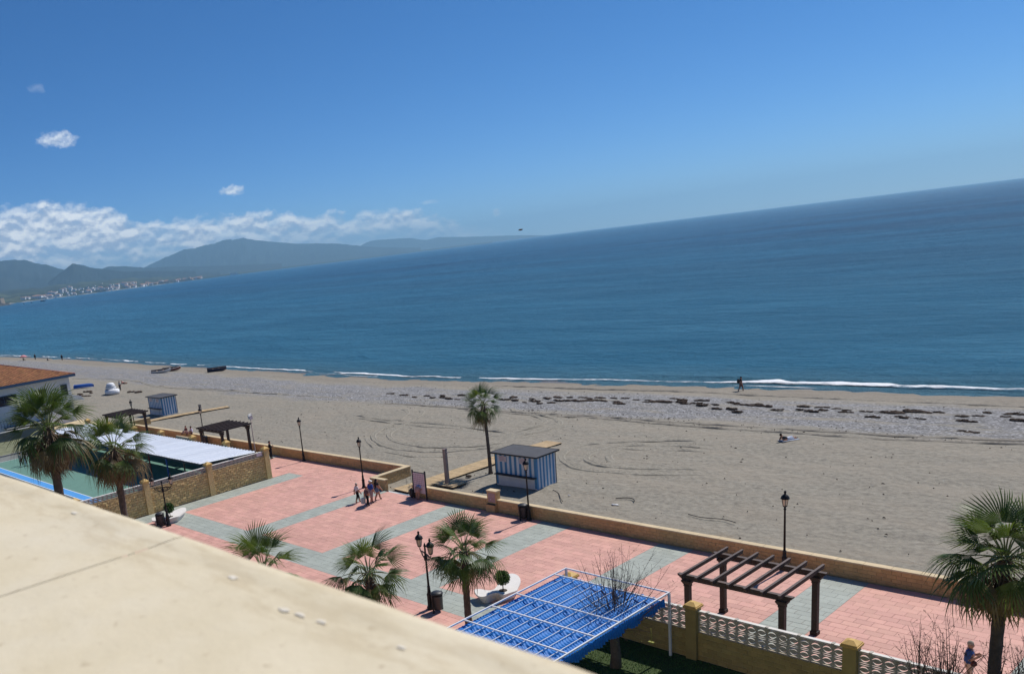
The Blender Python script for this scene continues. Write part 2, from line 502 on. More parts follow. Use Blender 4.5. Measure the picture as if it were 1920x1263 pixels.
def parapet_mat():
    k = NT('cream painted parapet')
    P = k.pos()
    f = k.noise(9, 6, 0.6, P)
    c = k.ramp(f, [(0.3, (0.61, 0.525, 0.36)), (0.7, (0.665, 0.58, 0.415))])
    c = k.mix(k.math('MULTIPLY', k.math('SUBTRACT', k.noise(3.2, 5, 0.6, P), 0.5, True), 2.2, True), c, (0.66, 0.60, 0.475))
    dirt = k.math('MULTIPLY', k.math('SUBTRACT', k.noise(38, 3, 0.6, P), 0.63, True), 7, True)
    c = k.mix(k.math('MULTIPLY', dirt, 0.6), c, (0.33, 0.24, 0.13))
    drip = k.math('MULTIPLY', k.math('SUBTRACT', k.noise(5.5, 6, 0.68, P, (1.6, 0.6, 1)), 0.56, True), 6, True)
    c = k.mix(k.math('MULTIPLY', drip, 0.28), c, (0.50, 0.42, 0.28))
    at = k.n('ShaderNodeAttribute')
    at.attribute_name = 'lip'
    worn = k.math('MULTIPLY', at.outputs['Fac'], k.math('MULTIPLY', k.math('SUBTRACT', k.noise(14, 5, 0.65, P, (0.5, 2, 1)), 0.46, True), 9, True))
    c = k.mix(k.math('MULTIPLY', worn, 0.28), c, (0.40, 0.30, 0.16))
    k.link(c, k.p.inputs['Base Color'])
    k.p.inputs['Roughness'].default_value = 0.8
    k.bump(k.noise(60, 6, 0.6, P), 0.35, 0.003)
    return k.m


M['parapet'] = parapet_mat()
M['flake'] = mat('bare white render', (0.70, 0.64, 0.53), 0.85, 0.1, 40)


def fabric_mat():
    k = NT('blue awning fabric')
    f = k.noise(3, 4)
    c = k.ramp(f, [(0.3, (0.006, 0.150, 0.50)), (0.7, (0.008, 0.19, 0.60))])
    k.link(c, k.p.inputs['Base Color'])
    k.p.inputs['Roughness'].default_value = 0.6
    tr = k.n('ShaderNodeBsdfTranslucent')
    k.link(c, tr.inputs[0])
    mx = k.n('ShaderNodeMixShader')
    mx.inputs[0].default_value = 0.12
    k.link(k.p.outputs[0], mx.inputs[1])
    k.link(tr.outputs[0], mx.inputs[2])
    k.link(mx.outputs[0], k.N['Material Output'].inputs[0])
    return k.m


M['fabric'] = fabric_mat()


# ------------------------------------------------------------------ builders
class MB:
    """collects shapes and links them as ONE mesh object"""

    def __init__(s):
        s.v, s.f, s.mi, s.sm = [], [], [], []

    def add(s, vs, fs, mi=0, smooth=False):
        o = len(s.v)
        s.v.extend([tuple(v) for v in vs])
        for f in fs:
            s.f.append(tuple(i + o for i in f))
            s.mi.append(mi)
            s.sm.append(smooth)
        return s

    def box(s, x0, y0, z0, x1, y1, z1, mi=0):
        vs = [(x0, y0, z0), (x1, y0, z0), (x1, y1, z0), (x0, y1, z0), (x0, y0, z1), (x1, y0, z1), (x1, y1, z1), (x0, y1, z1)]
        return s.add(vs, [(0, 3, 2, 1), (4, 5, 6, 7), (0, 1, 5, 4), (1, 2, 6, 5), (2, 3, 7, 6), (3, 0, 4, 7)], mi)

    def hexa(s, vs, mi=0):
        return s.add(vs, [(0, 3, 2, 1), (4, 5, 6, 7), (0, 1, 5, 4), (1, 2, 6, 5), (2, 3, 7, 6), (3, 0, 4, 7)], mi)

    def bar(s, a, b, wd, ht, mi=0, up=(0, 0, 1)):
        a, b = Vector(a), Vector(b)
        d = (b - a).normalized()
        u = Vector(up)
        if abs(d.dot(u)) > 0.98:
            u = Vector((1, 0, 0))
        sd = d.cross(u).normalized() * wd / 2
        u = sd.cross(d).normalized() * ht / 2
        vs = [a - sd - u, a + sd - u, b + sd - u, b - sd - u, a - sd + u, a + sd + u, b + sd + u, b - sd + u]
        return s.add(vs, [(0, 3, 2, 1), (4, 5, 6, 7), (0, 1, 5, 4), (1, 2, 6, 5), (2, 3, 7, 6), (3, 0, 4, 7)], mi)

    def tube(s, pts, rad, n=8, mi=0, smooth=True, caps=True):
        pts = [Vector(p) for p in pts]
        if not hasattr(rad, '__len__'):
            rad = [rad] * len(pts)
        ref = Vector((0, 0, 1))
        if abs((pts[-1] - pts[0]).normalized().z) > 0.8:
            ref = Vector((1, 0, 0))
        vs, fs = [], []
        for i, p in enumerate(pts):
            d = (pts[min(i + 1, len(pts) - 1)] - pts[max(i - 1, 0)]).normalized()
            a = d.cross(ref).normalized()
            b = a.cross(d).normalized()
            for j in range(n):
                t = 2 * PI * j / n
                vs.append(p + (a * math.cos(t) + b * math.sin(t)) * rad[i])
        for i in range(len(pts) - 1):
            for j in range(n):
                k = (j + 1) % n
                fs.append((i * n + j, i * n + k, (i + 1) * n + k, (i + 1) * n + j))
        if caps:
            fs.append(tuple(range(n - 1, -1, -1)))
            fs.append(tuple((len(pts) - 1) * n + j for j in range(n)))
        return s.add(vs, fs, mi, smooth)

    def lathe(s, prof, x=0, y=0, z=0, n=12, mi=0, smooth=True):
        vs, fs = [], []
        for r, h in prof:
            for j in range(n):
                t = 2 * PI * j / n
                vs.append((x + r * math.cos(t), y + r * math.sin(t), z + h))
        for i in range(len(prof) - 1):
            for j in range(n):
                k = (j + 1) % n
                fs.append((i * n + j, i * n + k, (i + 1) * n + k, (i + 1) * n + j))
        fs.append(tuple(range(n - 1, -1, -1)))
        fs.append(tuple((len(prof) - 1) * n + j for j in range(n)))
        return s.add(vs, fs, mi, smooth)

    def prism(s, outline, z0, z1, mi=0, inset_bottom=0.0, smooth=False):
        n = len(outline)
        c = np.mean(np.array(outline), axis=0)
        vs = []
        for x, y in outline:
            d = np.array((x, y)) - c
            L = np.linalg.norm(d)
            q = c + d * max(0.1, (L - inset_bottom) / L)
            vs.append((q[0], q[1], z0))
        vs += [(x, y, z1) for x, y in outline]
        fs = [tuple(range(n - 1, -1, -1)), tuple(range(n, 2 * n))]
        fs += [(i, (i + 1) % n, n + (i + 1) % n, n + i) for i in range(n)]
        return s.add(vs, fs, mi, smooth)

    def blob(s, c, r, n=10, mi=0, jit=0.0, rng=random):
        rx, ry, rz = r if hasattr(r, '__len__') else (r, r, r)
        vs, fs = [], []
        m_ = n // 2
        for i in range(m_ + 1):
            ph = PI * i / m_
            for j in range(n):
                t = 2 * PI * j / n
                k = 1 + rng.uniform(-jit, jit)
                vs.append((c[0] + rx * k * math.sin(ph) * math.cos(t), c[1] + ry * k * math.sin(ph) * math.sin(t), c[2] + rz * k * math.cos(ph)))
        for i in range(m_):
            for j in range(n):
                k = (j + 1) % n
                fs.append((i * n + j, (i + 1) * n + j, (i + 1) * n + k, i * n + k))
        return s.add(vs, fs, mi, True)

    def mesh(s, name, mats):
        me = bpy.data.meshes.new(name)
        me.from_pydata(s.v, [], s.f)
        for mm in (mats if isinstance(mats, (list, tuple)) else [mats]):
            me.materials.append(mm)
        me.polygons.foreach_set('material_index', s.mi)
        me.polygons.foreach_set('use_smooth', s.sm)
        me.update()
        return me

    def build(s, name, mats, parent=None, loc=None, rz=0):
        return link(name, s.mesh(name, mats), parent, loc, rz)


def link(name, me, parent=None, loc=None, rz=0):
    o = bpy.data.objects.new(name, me)
    col.objects.link(o)
    if parent is not None:
        o.parent = parent
    if loc is not None:
        o.location = loc
    if rz:
        o.rotation_euler = (0, 0, rz)
    return o


def tag(o, label=None, cat=None, group=None, kind=None):
    if label:
        o['label'] = label
    if cat:
        o['category'] = cat
    if group:
        o['group'] = group
    if kind:
        o['kind'] = kind
    return o


def thing(name, loc, label, cat, group=None, rz=0):
    o = bpy.data.objects.new(name, None)
    o.empty_display_size = 0.3
    col.objects.link(o)
    o.location = loc
    o.rotation_euler = (0, 0, rz)
    return tag(o, label, cat, group)


CHILDREN = {}


def copy_tree(o, parent=None, label=None):
    if not CHILDREN.get('ready'):
        pass
    c = o.copy()
    col.objects.link(c)
    c.parent = parent
    if label:
        c['label'] = label
    for ch in list(o.children):
        copy_tree(ch, c)
    return c


def vnoise(x, y, seed=0):
    """smooth value noise on a lattice, arrays in and out, about -1..1"""
    rs = np.random.RandomState(seed)
    tab = rs.rand(256, 256) * 2 - 1
    xi, yi = np.floor(x).astype(int), np.floor(y).astype(int)
    fx, fy = x - xi, y - yi
    fx, fy = fx * fx * (3 - 2 * fx), fy * fy * (3 - 2 * fy)
    g = lambda a, b: tab[a % 256, b % 256]
    return (g(xi, yi) * (1 - fx) + g(xi + 1, yi) * fx) * (1 - fy) + (g(xi, yi + 1) * (1 - fx) + g(xi + 1, yi + 1) * fx) * fy


def fbm(x, y, seed=0, octv=4, gain=0.5):
    s, a = 0, 1
    for i in range(octv):
        s = s + a * vnoise(x * 2 ** i, y * 2 ** i, seed + i)
        a *= gain
    return s


def grid_mesh(name, X, Y, Z, mats, attrs=None, smooth=True, keep=None):
    """sheet from 2-D arrays"""
    ny, nx = X.shape
    me = bpy.data.meshes.new(name)
    vs = np.stack([X.ravel(), Y.ravel(), Z.ravel()], 1)
    i = np.arange((ny - 1) * (nx - 1))
    r, c = i // (nx - 1), i % (nx - 1)
    a = r * nx + c
    q = np.stack([a, a + 1, a + nx + 1, a + nx], 1)
    if keep is not None:
        q = q[keep(X.ravel()[q].mean(1), Y.ravel()[q].mean(1))]
    me.vertices.add(len(vs))
    me.vertices.foreach_set('co', vs.ravel())
    me.loops.add(len(q) * 4)
    me.loops.foreach_set('vertex_index', q.ravel())
    me.polygons.add(len(q))
    me.polygons.foreach_set('loop_start', np.arange(len(q)) * 4)
    me.polygons.foreach_set('loop_total', np.full(len(q), 4))
    me.polygons.foreach_set('use_smooth', np.full(len(q), smooth))
    for mm in (mats if isinstance(mats, list) else [mats]):
        me.materials.append(mm)
    for k, v in (attrs or {}).items():
        at = me.attributes.new(k, 'FLOAT', 'POINT')
        at.data.foreach_set('value', v.ravel().astype(float))
    me.update(calc_edges=True)
    me.validate()
    return me


# ------------------------------------------------------------------ the lie of the land
SEA_Z = -1.68
SHX = [-700, -328, -265, -194, -145, -103, -78, -61, -48, -34, -23, 20, 150]
SHY = [104, 105.6, 105.2, 100.4, 98.1, 95.8, 97.4, 98.7, 99.4, 99.6, 100.2, 101, 102]


def shore_y(x):
    return np.interp(x, SHX, SHY)


def zbeach(x, y):
    s = y - (shore_y(x) - 99)
    t = np.clip((s - 70) / 32, 0, 1)
    return -1.8 * (t * t * (3 - 2 * t) * 0.5 + t * 0.5) - np.clip(s - 102, 0, 60) * 0.06


def zb(x, y):
    return float(zbeach(np.array([x]), np.array([y]))[0])


def ground_sheet():
    mb = MB()
    mb.add([(-24000, -6000, -0.45), (3000, -6000, -0.45), (3000, 43.5, -0.45), (-24000, 43.5, -0.45)], [(0, 1, 2, 3)])
    tag(mb.build('ground', M['gravel']), kind='structure')


def beach():
    xs = np.concatenate([np.arange(-700, -180, 4.0), np.arange(-180, -95, 1.0), np.arange(-95, -8, 0.36), np.arange(-8, 150, 4.0)])
    ys = np.concatenate([np.arange(43.55, 76, 0.36), np.arange(76, 118, 0.5)])
    X, Y = np.meshgrid(xs, ys)
    Z = zbeach(X, Y)
    damp = np.clip((Y - 43.5) / 2.0, 0.15, 1)
    Z = Z + damp * (0.045 * fbm(X / 1.7, Y / 1.2, 3, 4) + 0.05 * fbm(X / 9, Y / 5, 9, 2)) - 0.05
    # trampled strip and low berm of shingle
    sd = shore_y(X) - Y
    Z += 0.16 * np.exp(-((sd - 17) / 3.5) ** 2) + 0.12 * np.exp(-((sd - 5.5) / 1.6) ** 2)
    keep = lambda x, y: ~((x < -51.2) & (y < 47.5))
    o = link('beach', grid_mesh('beach', X, Y, Z, M['sand'], {'sea_dist': sd}, keep=keep))
    tag(o, kind='structure')


def sea():
    xs = np.concatenate([-np.geomspace(24000, 420, 50), np.arange(-400, -140, 6.0), np.arange(-140, 20, 1.6), np.geomspace(20, 24000, 44)])
    off = np.concatenate([np.arange(-14, 22, 0.6), np.geomspace(22, 24000, 96)])
    X, O = np.meshgrid(xs, off)
    Y = shore_y(np.clip(X, -700, 150)) + O
    Z = np.full_like(X, SEA_Z)
    near = np.clip(1 - np.abs(O - 4) / 60, 0, 1)
    Z += near * 0.09 * fbm(X / 6, Y / 3, 21, 3)
    # one breaker rolling in, steepening to the right of the palm
    crest = 4.6 + 0.9 * vnoise(X / 13.0, X * 0, 31)
    amp = 0.28 * np.clip((X + 78) / 25, 0, 1) * np.clip(1 - (X + 52) / 40, 0.55, 1)
    d = O - crest
    Z += amp * np.where(d < 0, np.exp(-(d / 0.8) ** 2), np.exp(-(d / 2.6) ** 2))
    crest2 = 2.0 + 0.8 * vnoise(X / 17.0, X * 0 + 4, 33)
    Z += 0.16 * np.clip((-70 - X) / 20, 0, 1) * np.exp(-((O - crest2) / 1.3) ** 2)
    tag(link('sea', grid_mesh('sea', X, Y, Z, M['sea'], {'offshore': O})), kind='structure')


def surf():
    """broken foam lying on the water's edge"""
    rows = []
    xs = np.arange(-330, 14, 0.45)
    V = np.linspace(0, 1, 9)
    X, T = np.meshgrid(xs, V)
    n1 = vnoise(X / 9.0, X * 0, 41)
    n2 = vnoise(X / 2.3, X * 0 + 3, 43)
    # right of the walker: one continuous white roller; to the left thin broken pieces
    right = np.clip((X + 52) / 4, 0, 1)
    wid = right * (1.7 + 0.6 * n1 + 0.5 * n2) + (1 - right) * (0.95 + 0.5 * np.clip(n1, 0, 1) + 0.25 * n2)
    start = right * (0.75 + 0.35 * n2) + (1 - right) * (0.35 + 0.3 * n2)
    start = start - 0.2 * np.clip((X + 30) / 20, 0, 1)
    O = start + wid * T
    Y = shore_y(X) + O
    cov = np.sin(PI * T) ** 0.5
    broken = np.clip(0.92 + 0.55 * vnoise(X / 14.0, X * 0 + 7, 47), 0, 1)
    cov = cov * (right * (0.84 + 0.2 * n2) + (1 - right) * broken * 1.02)
    base = np.maximum(zbeach(X, Y) - 0.03, SEA_Z)
    crest = 4.6 + 0.9 * vnoise(X / 13.0, X * 0, 31)
    amp = 0.28 * np.clip((X + 78) / 25, 0, 1) * np.clip(1 - (X + 52) / 40, 0.55, 1)
    d = O - crest
    base = base + amp * np.where(d < 0, np.exp(-(d / 0.8) ** 2), np.exp(-(d / 2.6) ** 2))
    Z = base + 0.06 + np.sin(PI * T) * (0.10 + 0.12 * right) * (0.7 + 0.5 * np.abs(vnoise(X * 1.1, T * 4, 51)))
    tag(link('surf_foam', grid_mesh('surf_foam', X, Y, Z, M['foam'], {'cover': cov})), kind='stuff')
    # thin sheet of wash running back over the sand
    V = np.linspace(0, 1, 6)
    X, T = np.meshgrid(np.arange(-330, 14, 0.7), V)
    O = -0.9 + 0.5 * vnoise(X / 5, X * 0, 55) + T * (1.0 + 0.5 * vnoise(X / 8, X * 0, 57))
    Y = shore_y(X) + O
    Z = np.maximum(zbeach(X, Y) - 0.0, SEA_Z) + 0.04
    cov = np.sin(PI * T) * np.clip(0.5 + 0.35 * vnoise(X / 11, X * 0, 59), 0, 0.8)
    tag(link('wash_foam', grid_mesh('wash_foam', X, Y, Z, M['foam'], {'cover': cov})), kind='stuff')


TRACKS = [[[-75.87, 69.51], [-73.91, 69.04], [-72.05, 67.57], [-70.83, 65.52], [-69.5, 62.7], [-68.37, 59.77], [-67.18, 57.66], [-65.13, 56.0], [-62.54, 54.69], [-59.73, 53.97], [-57.22, 54.11], [-55.2, 54.84], [-53.33, 56.23], [-51.65, 57.78], [-50.88, 60.36]],
 [[-72.27, 69.66], [-70.94, 68.89], [-69.65, 67.32], [-68.53, 64.62], [-67.32, 61.66], [-66.23, 59.26], [-64.98, 57.86], [-62.55, 56.4], [-60.0, 55.7], [-57.77, 55.78], [-55.77, 56.58], [-53.73, 57.82], [-52.55, 58.82], [-51.55, 61.18]],
 [[-66.86, 56.55], [-64.75, 54.97], [-62.29, 53.67], [-59.91, 52.82], [-57.28, 52.52], [-54.5, 53.03], [-52.61, 54.33]],
 [[-78.63, 64.59], [-71.98, 63.98], [-65.54, 64.24], [-60.88, 64.5], [-53.43, 63.47]],
 [[-77.34, 63.49], [-70.17, 62.94], [-64.25, 62.93], [-60.15, 63.7]],
 [[-35.29, 67.16], [-41.18, 64.73], [-44.05, 62.38], [-44.46, 60.12], [-43.74, 58.07], [-42.8, 56.86], [-40.61, 55.36], [-38.16, 55.02], [-35.45, 55.58], [-30.43, 57.86]],
 [[-34.28, 65.24], [-40.39, 63.47], [-41.49, 62.52], [-42.06, 60.77], [-41.7, 58.61], [-40.79, 57.42], [-39.1, 56.64], [-36.94, 56.74], [-31.07, 59.08]],
 [[-33.73, 64.18], [-37.45, 62.66], [-40.8, 62.12], [-40.23, 59.56], [-39.29, 58.39], [-38.38, 57.87]],
 [[-82.88, 72.15], [-68.97, 72.21], [-59.7, 72.04], [-54.92, 72.63], [-51.61, 73.31], [-46.3, 72.91], [-41.72, 72.94], [-38.26, 73.15], [-33.0, 73.28], [-28.01, 73.09], [-23.69, 73.44], [-18.81, 74.39], [-16.34, 75.04], [-6, 76.5]],
 [[-68.06, 71.23], [-59.15, 71.35], [-51.98, 72.32], [-47.72, 72.08], [-42.82, 71.76], [-37.55, 71.8], [-31.58, 71.72], [-26.79, 71.62], [-22.12, 72.25], [-16.03, 73.73], [-6, 75.2]],
 [[-80.62, 91.1], [-64.57, 91.6], [-55.71, 92.19], [-48.93, 92.33], [-43.81, 92.1], [-38.91, 91.96], [-32.85, 91.99], [-27.22, 92.07], [-20.22, 91.8], [-8, 91.8]],
 [[-62.37, 74.4], [-60.14, 72.18], [-58.29, 72.01], [-55.55, 70.6], [-53.59, 69.01], [-53.08, 66.73], [-53.91, 64.07]],
 [[-60.46, 72.07], [-57.68, 72.23], [-54.14, 71.12], [-51.63, 68.84], [-51.01, 66.26], [-52.24, 62.02]],
 [[-184.24, 72.91], [-167.49, 75.25], [-155.86, 75.26], [-140.93, 71.17], [-134.59, 71.18], [-127.26, 72.04], [-116.66, 72.44], [-89.5, 73.83]],
 [[-142.87, 72.89], [-136.3, 71.27], [-130.46, 72.23], [-116.84, 73.86]]]
DARK_TRACKS = {8, 9, 10, 14}


def smooth_path(p, step=0.12, wide=1.6):
    p = np.array(p, float)
    d = np.r_[0, np.cumsum(np.linalg.norm(np.diff(p, axis=0), axis=1))]
    n = max(8, int(d[-1] / step))
    s = np.linspace(0, d[-1], n)
    q = np.stack([np.interp(s, d, p[:, 0]), np.interp(s, d, p[:, 1])], 1)
    k = max(3, int(wide / step)) | 1
    ker = np.hanning(k + 2)[1:-1]
    ker /= ker.sum()
    out = np.empty_like(q)
    for a in (0, 1):
        pad = np.r_[np.full(k // 2, q[0, a]), q[:, a], np.full(k // 2, q[-1, a])]
        out[:, a] = np.convolve(pad, ker, 'valid')
    return out, s


def tracks():
    """wheel ruts pressed into the beach: two raised edges, a hollow and tread bars between them"""
    for ti, t in enumerate(TRACKS):
        q, s = smooth_path(t, 0.13 if ti not in (8, 13) else 0.3, 14.0 if ti in (8, 9, 10, 13) else 2.2)
        tan = np.gradient(q, axis=0)
        tan /= np.linalg.norm(tan, axis=1)[:, None]
        nor = np.stack([-tan[:, 1], tan[:, 0]], 1)
        prof = [(-0.30, -0.02), (-0.20, 0.066), (-0.12, 0.03), (0.0, 0.026), (0.12, 0.03), (0.20, 0.066), (0.30, -0.02)]
        W_ = len(prof)
        X = np.zeros((len(q), W_)); Y = X.copy(); Z = X.copy()
        rs = np.random.RandomState(ti)
        jit = fbm(s / 1.1, s * 0 + ti, 61, 3)
        for k, (o, h) in enumerate(prof):
            X[:, k] = q[:, 0] + nor[:, 0] * o
            Y[:, k] = q[:, 1] + nor[:, 1] * o
            tread = 0.034 * (np.sin(s * 2 * PI / 0.42 + k * 0.9) > 0.2) if 2 <= k <= 4 else 0
            hh = h * (0.75 + 0.5 * jit) + tread
            end = np.clip(np.minimum(s, s[-1] - s) / 1.5, 0, 1)
            sd = shore_y(X[:, k]) - Y[:, k]
            Z[:, k] = zbeach(X[:, k], Y[:, k]) - 0.035 + 0.05 * fbm(X[:, k] / 9, Y[:, k] / 5, 9, 2) + 0.16 * np.exp(-((sd - 17) / 3.5) ** 2) + 0.12 * np.exp(-((sd - 5.5) / 1.6) ** 2) + hh * end - 0.03 * (1 - end)
        tag(link('wheel_rut', grid_mesh('wheel_rut', X, Y, Z, M['rutdark' if ti in DARK_TRACKS else 'rut'], smooth=False)), kind='structure')


WEED = [[-58.0, 82.6], [-57.05, 81.24], [-57.23, 83.63], [-56.03, 81.65], [-54.99, 81.27], [-55.63, 84.05], [-53.43, 81.12], [-52.63, 80.31], [-54.66, 84.64], [-52.48, 83.26], [-51.15, 83.49], [-50.4, 82.15], [-49.15, 82.66], [-49.49, 86.25], [-48.09, 85.41], [-47.36, 83.4], [-46.15, 82.23], [-46.2, 85.78], [-45.44, 83.26], [-44.34, 82.09], [-43.31, 82.8], [-42.01, 80.52], [-42.56, 85.19], [-41.68, 84.11], [-40.67, 80.85], [-39.32, 79.67], [-40.34, 83.88], [-39.07, 83.73], [-36.62, 81.72], [-34.97, 82.46], [-35.49, 84.92], [-34.88, 82.6], [-33.65, 82.0], [-33.91, 84.91], [-33.1, 82.9], [-32.36, 84.32], [-31.36, 83.52], [-30.85, 82.31], [-29.58, 83.28], [-28.01, 80.67], [-27.7, 83.21], [-26.03, 81.38], [-26.09, 84.73], [-24.73, 81.08], [-24.46, 85.1], [-22.47, 83.29], [-21.33, 83.98], [-21.44, 81.16], [-20.18, 76.79], [-19.69, 84.2], [-21.43, 86.73], [-19.04, 86.52], [-18.34, 82.81], [-67.27, 78.96], [-67.37, 80.63], [-65.79, 78.9], [-63.55, 77.95], [-64.21, 80.32], [-62.92, 79.07], [-61.32, 77.84], [-60.12, 78.68], [-62.73, 81.3], [-62.12, 82.39], [-60.32, 80.07], [-60.72, 82.93], [-59.49, 80.39], [-59.16, 83.31], [-58.38, 80.62], [-57.18, 80.8], [-87.11, 78.32], [-86.41, 78.56], [-83.53, 78.08], [-80.72, 77.1], [-79.79, 78.52], [-77.85, 77.43], [-77.69, 79.12], [-76.52, 77.9], [-75.08, 77.62], [-73.33, 77.34], [-75.24, 80.27]]


def seaweed():
    rng = random.Random(5)
    variants = []
    for v in range(5):
        mb = MB()
        n = rng.randint(5, 8)
        for i in range(n):
            a = rng.uniform(-0.75, 0.75)
            mb.blob((a, rng.uniform(-0.22, 0.22), 0.0), (rng.uniform(0.22, 0.42), rng.uniform(0.14, 0.28), rng.uniform(0.05, 0.13)), 9, 0, 0.28, rng)
        for i in range(9):
            a = rng.uniform(0, 2 * PI)
            p = (0.75 * math.cos(a), 0.35 * math.sin(a), 0.03)
            mb.tube([(p[0] * 0.5, p[1] * 0.5, 0.1), p, (p[0] * 1.4, p[1] * 1.45, 0.02)], [0.03, 0.02, 0.008], 4)
        variants.append(mb.mesh('seaweed_clump', M['weed']))
    for i, (x, y) in enumerate(WEED):
        o = link('seaweed_clump', variants[i % 5], None, (x, y, zb(x, y) + 0.02 + 0.16 * math.exp(-(((float(shore_y(x)) - y) - 17) / 3.5) ** 2)), rng.uniform(-0.35, 0.35) + (PI if rng.random() < .5 else 0))
        k = rng.uniform(0.5, 0.9)
        if i in (12, 40, 42, 27, 51):
            k = 1.35
        o.scale = (k, k * rng.uniform(0.7, 1.1), k)
        tag(o, 'dark brown clump of dried seaweed lying on the shingle band', 'seaweed', 'seaweed clumps along the tide line')


# ------------------------------------------------------------------ paving
STRIPS = [(-62.4, -60.3), (-51.15, -49.3), (-42.45, -40.55), (-34.25, -32.05), (-25.95, -23.88), (-16.92, -14.95), (-7.9, -5.9)]


def paving():
    prom = MB()
    prom.box(-130, 41.45, -0.4, -62.46, 47.1, -0.012)
    prom.box(-62.46, 16, -0.4, -24.0, 43.2, -0.012)
    prom.box(-62.46, 43.2, -0.4, -51.4, 47.1, -0.012)
    prom.box(-24.0, 31.7, -0.4, 10, 43.2, -0.012)
    base = prom.build('promenade', M['joint'])
    tag(base, kind='structure')
    rng = random.Random(3)
    RW, LN, G = 0.45, 0.70, 0.011
    cells = []

    def lay(x0, x1, y0, y1, c):
        r = 0
        y = y0
        while y < y1 - 0.05:
            ye = min(y + RW, y1)
            x = x0 - (0 if r % 2 == 0 else LN / 2)
            while x < x1 - 0.02:
                a, b = max(x, x0), min(x + LN, x1)
                if b - a > 0.04:
                    cells.append((a, b, y, ye, c))
                x += LN
            y = ye
            r += 1
    edges = [-62.46] + [e for s in STRIPS for e in s] + [0.0]
    for y0, y1, kind in ((16.0, 28.95, 'band'), (28.95, 31.1, 'long'), (31.1, 43.2, 'band')):
        for i in range(len(edges) - 1):
            a, b = edges[i], edges[i + 1]
            if b - a < 0.2:
                continue
            grey = (i % 2 == 1) or kind == 'long'
            if y1 < 31.2:
                if a > -24.1:
                    continue
                b = min(b, -24.0)
            if y1 < 29 and i % 2 == 1 and i > 1:
                grey = False
            lay(a, b, max(y0, 31.72) if a > -24.1 and y0 > 31 else y0, y1, 1 if grey else 0)
    lay(-62.46, -51.45, 43.2, 47.05, 0)
    # the walk carries on past the canopy towards the far pergolas
    x = -62.46
    for i in range(8):
        lay(x - 6.6, x, 41.5, 47.05, 0)
        lay(x - 8.6, x - 6.6, 41.5, 47.05, 1)
        x -= 8.6
    def vis(c):
        cx, cy = (c[0] + c[1]) / 2, (c[2] + c[3]) / 2
        return (cx * cx + cy * cy) if (cx > -19.5 and cy > 32.2 and cx < -7.0 and cx < -7 - (cy - 35) * 0.55) else 1e9
    order = sorted(range(len(cells)), key=lambda i: vis(cells[i]))
    single = set(order[:300])
    shared = {}
    bulk = MB()
    for i, (a, b, y, ye, c) in enumerate(cells):
        dz = rng.uniform(-0.0025, 0.0025)
        x0, x1, yy0, yy1 = a + G / 2, b - G / 2, y + G / 2, ye - G / 2
        if i in single:
            key = (round(x1 - x0, 3), round(yy1 - yy0, 3), c)
            if key not in shared:
                hx, hy = key[0] / 2, key[1] / 2
                e = 0.006
                mb = MB()
                vs = [(-hx, -hy, -0.03), (hx, -hy, -0.03), (hx, hy, -0.03), (-hx, hy, -0.03), (-hx, -hy, -e), (hx, -hy, -e), (hx, hy, -e), (-hx, hy, -e), (-hx + e, -hy + e, 0), (hx - e, -hy + e, 0), (hx - e, hy - e, 0), (-hx + e, hy - e, 0)]
                mb.add(vs, [(8, 9, 10, 11)] + [(k, (k + 1) % 4, 4 + (k + 1) % 4, 4 + k) for k in range(4)] + [(4 + k, 4 + (k + 1) % 4, 8 + (k + 1) % 4, 8 + k) for k in range(4)])
                shared[key] = mb.mesh('paver', M['grey' if c else 'pink'])
            link('paver', shared[key], base, ((x0 + x1) / 2, (yy0 + yy1) / 2, dz))
        else:
            bulk.add([(x0, yy0, -0.03), (x1, yy0, -0.03), (x1, yy1, -0.03), (x0, yy1, -0.03), (x0, yy0, dz), (x1, yy0, dz), (x1, yy1, dz), (x0, yy1, dz)],
                     [(4, 5, 6, 7), (0, 1, 5, 4), (1, 2, 6, 5), (2, 3, 7, 6), (3, 0, 4, 7)], c)
    tag(bulk.build('paver_field', [M['pink'], M['grey']], base), kind='stuff')
    # road between the promenade and the flats, hidden below the parapet
    rd = MB().box(-130, 4.5, -0.44, 10, 15.7, -0.13)
    tag(rd.build('road', M['asphalt']), kind='structure')
    kb = MB()
    kb.box(-130, 15.7, -0.44, 10, 15.98, 0.0)
    kb.box(-130, 4.2, -0.44, 10, 4.5, 0.0)
    tag(kb.build('kerb', M['kerb']), kind='structure')
    pv = MB().box(-130, 0.75, -0.44, 10, 4.2, -0.01)
    tag(pv.build('pavement', M['grey']), kind='structure')


# ------------------------------------------------------------------ walls
def block_mesh(L, H, D, m_, name='block', bev=0.008):
    e = bev
    hx, hz = L / 2, H / 2
    mb = MB()
    vs = [(-hx, 0, -hz), (hx, 0, -hz), (hx, 0, hz), (-hx, 0, hz), (-hx + e, -D, -hz + e), (hx - e, -D, -hz + e), (hx - e, -D, hz - e), (-hx + e, -D, hz - e)]
    mb.add(vs, [(4, 5, 6, 7)] + [(k, (k + 1) % 4, 4 + (k + 1) % 4, 4 + k) for k in range(4)])
    return mb.mesh(name, m_)


BLK = {}


def block(L, H, D, key):
    k = (round(L, 2), H, D, key)
    if k not in BLK:
        BLK[k] = block_mesh(k[0], H, D, M[key])
    return BLK[k]


